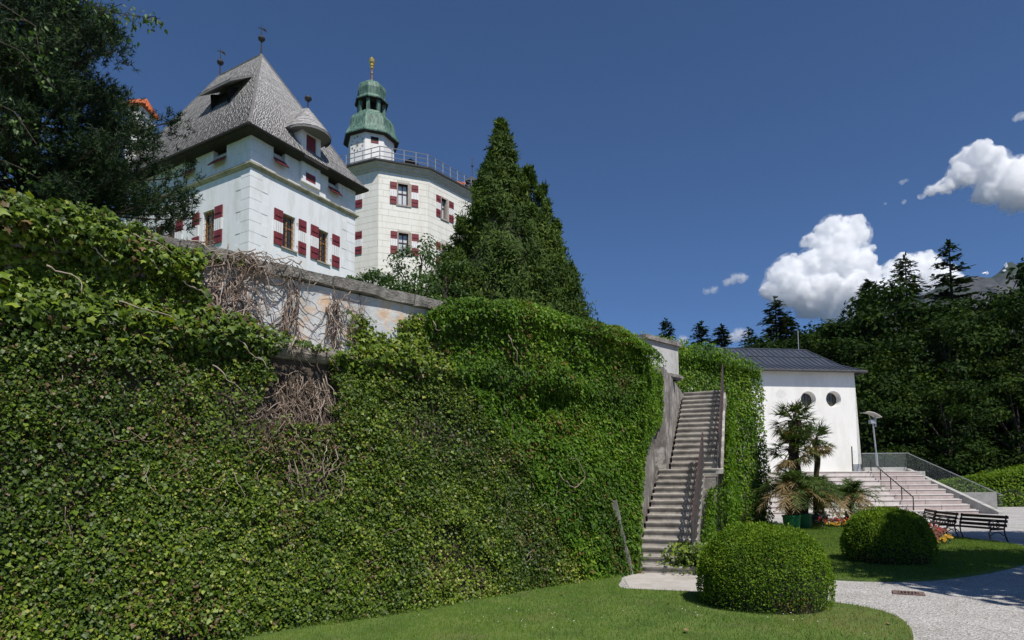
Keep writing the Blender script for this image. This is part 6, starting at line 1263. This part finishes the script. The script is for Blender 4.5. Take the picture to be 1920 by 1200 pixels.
np_mesh('leaves', place(OV2_T, bp, frames(rng.normal(size=(n, 3)) + np.array([.3, -.5, .3]), bd), .075 * rng.uniform(.6, 1.2, n)), OV2_F, np.clip(.5 + .25 * rng.normal(size=n), 0, 1), shrub_m, ot, kind='stuff')
# shrubs on the terrace
def open_shrub(label, c, R_, h, ncl, per, ls, seed, mat=None):
    o = broad_proto(h, R_, seed, ncl, per, ls, mat or shrub_m, .12, 'shrub', 'shrubs below the keep'); o.location = c; o['label'] = label; o['category'] = 'shrub'; return o
open_shrub('airy light green shrub between keep and conical conifer', (-3.3, 22.6, 6.8), 1.25, 3.9, 38, 90, .1, 301)
open_shrub('low green shrub on the terrace right of the castle house', (-4.6, 21.5, 6.9), 1.1, 2.35, 26, 130, .1, 302)
open_shrub('wispy sapling at the right corner of the castle house', (-6.1, 24.5, 7.6), .45, 2.75, 12, 45, .12, 303)
open_shrub('mid green shrub at the left foot of the conical conifer', (-2.3, 21.8, 6.8), 1.1, 3.0, 30, 120, .1, 304)
open_shrub('low shrub peeping over the coping beside the creeper', (-3.0, 19.5, 6.2), 1.2, 2.2, 28, 130, .09, 305)
# lime tree standing right of the frame whose shade falls on lawn and gravel
lt = broad_proto(11.6, 3.9, 401, 80, 260, .37, broad_m, .3, 'lime_tree', 'trees outside the picture'); lt.location = (13.5, 6.75, 0); lt['label'] = 'broad leafy tree right of the picture shading gravel and lawn'
l2 = copy_tree(lt); l2.location = (19.0, 15.0, 0); l2.scale = (.72, .72, .9); l2['label'] = 'smaller tree right of the picture shading the benches'

# ================================================================== MOUNTAIN, HAZE, CLOUDS
RX_ = [300, 1000, 1574, 1738, 2015, 2182, 2334, 2430, 2499, 2528, 2569, 2609, 2844, 3600, 5200]; RZ_ = [330, 560, 800, 850, 965, 1035, 1070, 1080, 1110, 1132, 1135, 1118, 1175, 1350, 1100]
gx_ = np.linspace(300, 5200, 180); gy_ = np.linspace(1900, 4300, 46); X_, Y_ = np.meshgrid(gx_, gy_)
rz_ = np.interp(X_ * 3200 / np.clip(Y_, 2900, 3500), RX_, RZ_); sl_ = np.where(Y_ < 3200, np.clip(1 - (3200 - Y_) / 1350, 0, 1) ** 1.15, np.clip(1 - (Y_ - 3200) / 1500, 0, 1))
Pm = np.stack([X_ / 260, Y_ / 260, 0 * X_], -1); Z_ = rz_ * sl_ + (fbm(Pm, 1.0, 5) - .5) * 190 * sl_ * (1 - np.exp(-((Y_ - 3200) / 130) ** 2) * .8) + (fbm(Pm, 4.0, 3) - .5) * 55 * sl_ - 20
mb = MB(); mb.raw(list(zip(X_.ravel(), Y_.ravel(), Z_.ravel())), [(j * 180 + i, j * 180 + i + 1, (j + 1) * 180 + i + 1, (j + 1) * 180 + i) for j in range(45) for i in range(179)])
tag(mb.build('mountain', rock_m), kind='structure')
mb = MB(); 
for (x, z, w_, h_) in ((2360, 1035, 14, 8), (2378, 1030, 7, 14), (2475, 1062, 8, 22), (2466, 1045, 7, 10)): mb.raw([(x, 3135, z), (x + w_, 3128, z + h_ * .3), (x + w_ * 1.3, 3140, z + h_ * 1.5), (x + w_ * .4, 3150, z + h_)], [(0, 1, 2, 3)])
tag(mb.build('snow_patches', snow_m), kind='structure')
hz_m = bpy.data.materials.new('valley_haze'); hz_m.use_nodes = True; t = hz_m.node_tree; t.nodes.remove(t.nodes['Principled BSDF'])
pv = t.nodes.new('ShaderNodeVolumePrincipled'); pv.inputs['Color'].default_value = (.36, .6, 1, 1); pv.inputs['Density'].default_value = 0.00002; pv.inputs['Anisotropy'].default_value = 0.1
t.links.new(pv.outputs[0], t.nodes['Material Output'].inputs['Volume'])
mb = MB(); mb.box(-5600, 5600, -800, 4600, -60, 1500); o = mb.build('haze', hz_m); o['kind'] = 'stuff'

cl_m = bpy.data.materials.new('cumulus_vapour'); cl_m.use_nodes = True; t = cl_m.node_tree; t.nodes.remove(t.nodes['Principled BSDF'])
pv = t.nodes.new('ShaderNodeVolumePrincipled'); pv.inputs['Color'].default_value = (1, 1, 1, 1); pv.inputs['Density'].default_value = 0.022; pv.inputs['Anisotropy'].default_value = 0.0
tcn = t.nodes.new('ShaderNodeTexCoord'); nz = t.nodes.new('ShaderNodeTexNoise'); nz.inputs['Scale'].default_value = 0.014; nz.inputs['Detail'].default_value = 4; nz.inputs['Roughness'].default_value = .6
mr = t.nodes.new('ShaderNodeMapRange'); mr.inputs['From Min'].default_value = .38; mr.inputs['From Max'].default_value = .6; mr.inputs['To Min'].default_value = 0.0; mr.inputs['To Max'].default_value = .036
t.links.new(tcn.outputs['Object'], nz.inputs['Vector']); t.links.new(nz.outputs['Fac'], mr.inputs['Value']); t.links.new(mr.outputs[0], pv.inputs['Density'])
t.links.new(pv.outputs[0], t.nodes['Material Output'].inputs['Volume'])
wisp_m = cl_m.copy(); wisp_m.name = 'thin_vapour'; wisp_m.node_tree.nodes['Map Range'].inputs['To Max'].default_value = 0.009
veil_m = cl_m.copy(); veil_m.name = 'cloud_veil'; veil_m.node_tree.nodes['Map Range'].inputs['To Max'].default_value = 0.005; veil_m.node_tree.nodes['Map Range'].inputs['From Min'].default_value = 0.42
def ico(sub=2):
    import bmesh
    bm = bmesh.new(); bmesh.ops.create_icosphere(bm, subdivisions=sub, radius=1); V = np.array([v.co[:] for v in bm.verts]); Fc = [tuple(v.index for v in f.verts) for f in bm.faces]; bm.free(); return V, Fc
IV, IF = ico(2)
tx1 = bpy.data.textures.new('billow', 'CLOUDS'); tx1.noise_scale = 130; tx1.noise_depth = 3
tx2 = bpy.data.textures.new('billow_fine', 'CLOUDS'); tx2.noise_scale = 36; tx2.noise_depth = 3
def cloud(label, lobes, mat, vox, seed, disp=(75, 38)):
    g = np.random.default_rng(seed); mb = MB(); Y = 7000.0
    for (x, z, r_) in lobes:
        L_ = [(x, Y, z, r_)] + [(x + r_ * .75 * d[0], Y + r_ * .9 * d[1], z + r_ * .72 * d[2], r_ * g.uniform(.34, .55)) for d in nrm(g.normal(size=(7, 3)))]
        for (a_, b_, c_, rr) in L_: mb.raw([(a_ + v[0] * rr, b_ + v[1] * rr, c_ + v[2] * rr) for v in IV], IF)
    o = mb.build('cloud', mat, loc=(lobes[0][0], Y, lobes[0][1])); tag(o, label, 'cloud', 'cumulus clouds')
    md = o.modifiers.new('fuse', 'REMESH'); md.mode = 'VOXEL'; md.voxel_size = vox; md.use_smooth_shade = True
    for tx, s_ in ((tx1, disp[0]), (tx2, disp[1])):
        md = o.modifiers.new('billow', 'DISPLACE'); md.texture = tx; md.strength = s_; md.mid_level = .55; md.texture_coords = 'GLOBAL'
    vm = MB()
    for (x, z, r_) in lobes: vm.raw([(x + v[0] * r_ * 1.22, Y + v[1] * r_ * 1.22, z + v[2] * r_ * 1.22) for v in IV], IF)
    ve = vm.build('veil', veil_m, o); md = ve.modifiers.new('fuse', 'REMESH'); md.mode = 'VOXEL'; md.voxel_size = vox * 1.6
    md = ve.modifiers.new('billow', 'DISPLACE'); md.texture = tx1; md.strength = disp[0] * 1.4; md.mid_level = .55; md.texture_coords = 'GLOBAL'
    return o
cloud('big towering white cumulus above the forest', [(3605, 2798, 165), (3843, 2766, 175), (3718, 2644, 198), (3482, 2707, 105), (3338, 2696, 80), (3954, 2581, 95), (3591, 2462, 255), (3351, 2433, 165), (3112, 2404, 145), (2988, 2283, 145), (3824, 2338, 225), (2894, 2132, 110), (3102, 2131, 205), (3398, 2099, 255), (3753, 2066, 255), (3959, 2034, 200), (3332, 1948, 140), (3566, 1856, 120), (3862, 1854, 170)], cl_m, 11, 1)
cloud('white cumulus bank at the upper right edge of the sky', [(5268, 3621, 190), (5181, 3684, 105), (5383, 3527, 205), (5076, 3436, 145), (4889, 3313, 95), (4736, 3252, 60), (5554, 3370, 225), (5796, 3399, 235), (5366, 3247, 140), (5695, 3214, 190), (5975, 3367, 285), (6280, 3427, 285)], cl_m, 11, 2)
cloud('small detached puff left of the big cumulus', [(2482, 2269, 62), (2572, 2274, 56), (2403, 2227, 44), (2270, 2149, 44), (2181, 2138, 46), (2631, 2274, 30)], wisp_m, 9, 3, (40, 18))
cloud('white cumulus partly hidden behind the tall conifers', [(4422, 2395, 145), (4604, 2454, 120), (4241, 2335, 110), (4690, 2393, 130), (4534, 2242, 205), (4291, 2153, 205), (4109, 2063, 170), (4770, 2210, 200)], cl_m, 11, 4)
cloud('low pale cloud scrap in the gap between left forest trees', [(2521, 1635, 82), (2611, 1652, 58), (2440, 1600, 60)], wisp_m, 12, 5, (40, 18))
cloud('low pale cloud scrap just above the wall pier', [(1899, 1567, 58), (1781, 1568, 58), (1840, 1540, 60)], wisp_m, 12, 6, (40, 18))
cloud('faint wisp trailing left of the upper cumulus bank', [(4430, 3143, 30), (4411, 3360, 32), (4472, 3390, 24), (4219, 3120, 24), (4631, 3203, 40)], wisp_m, 7, 7, (26, 14))
cloud('tiny cloud fragment at the far right edge', [(5750, 4106, 38), (5812, 4131, 48)], wisp_m, 8, 8, (26, 14))
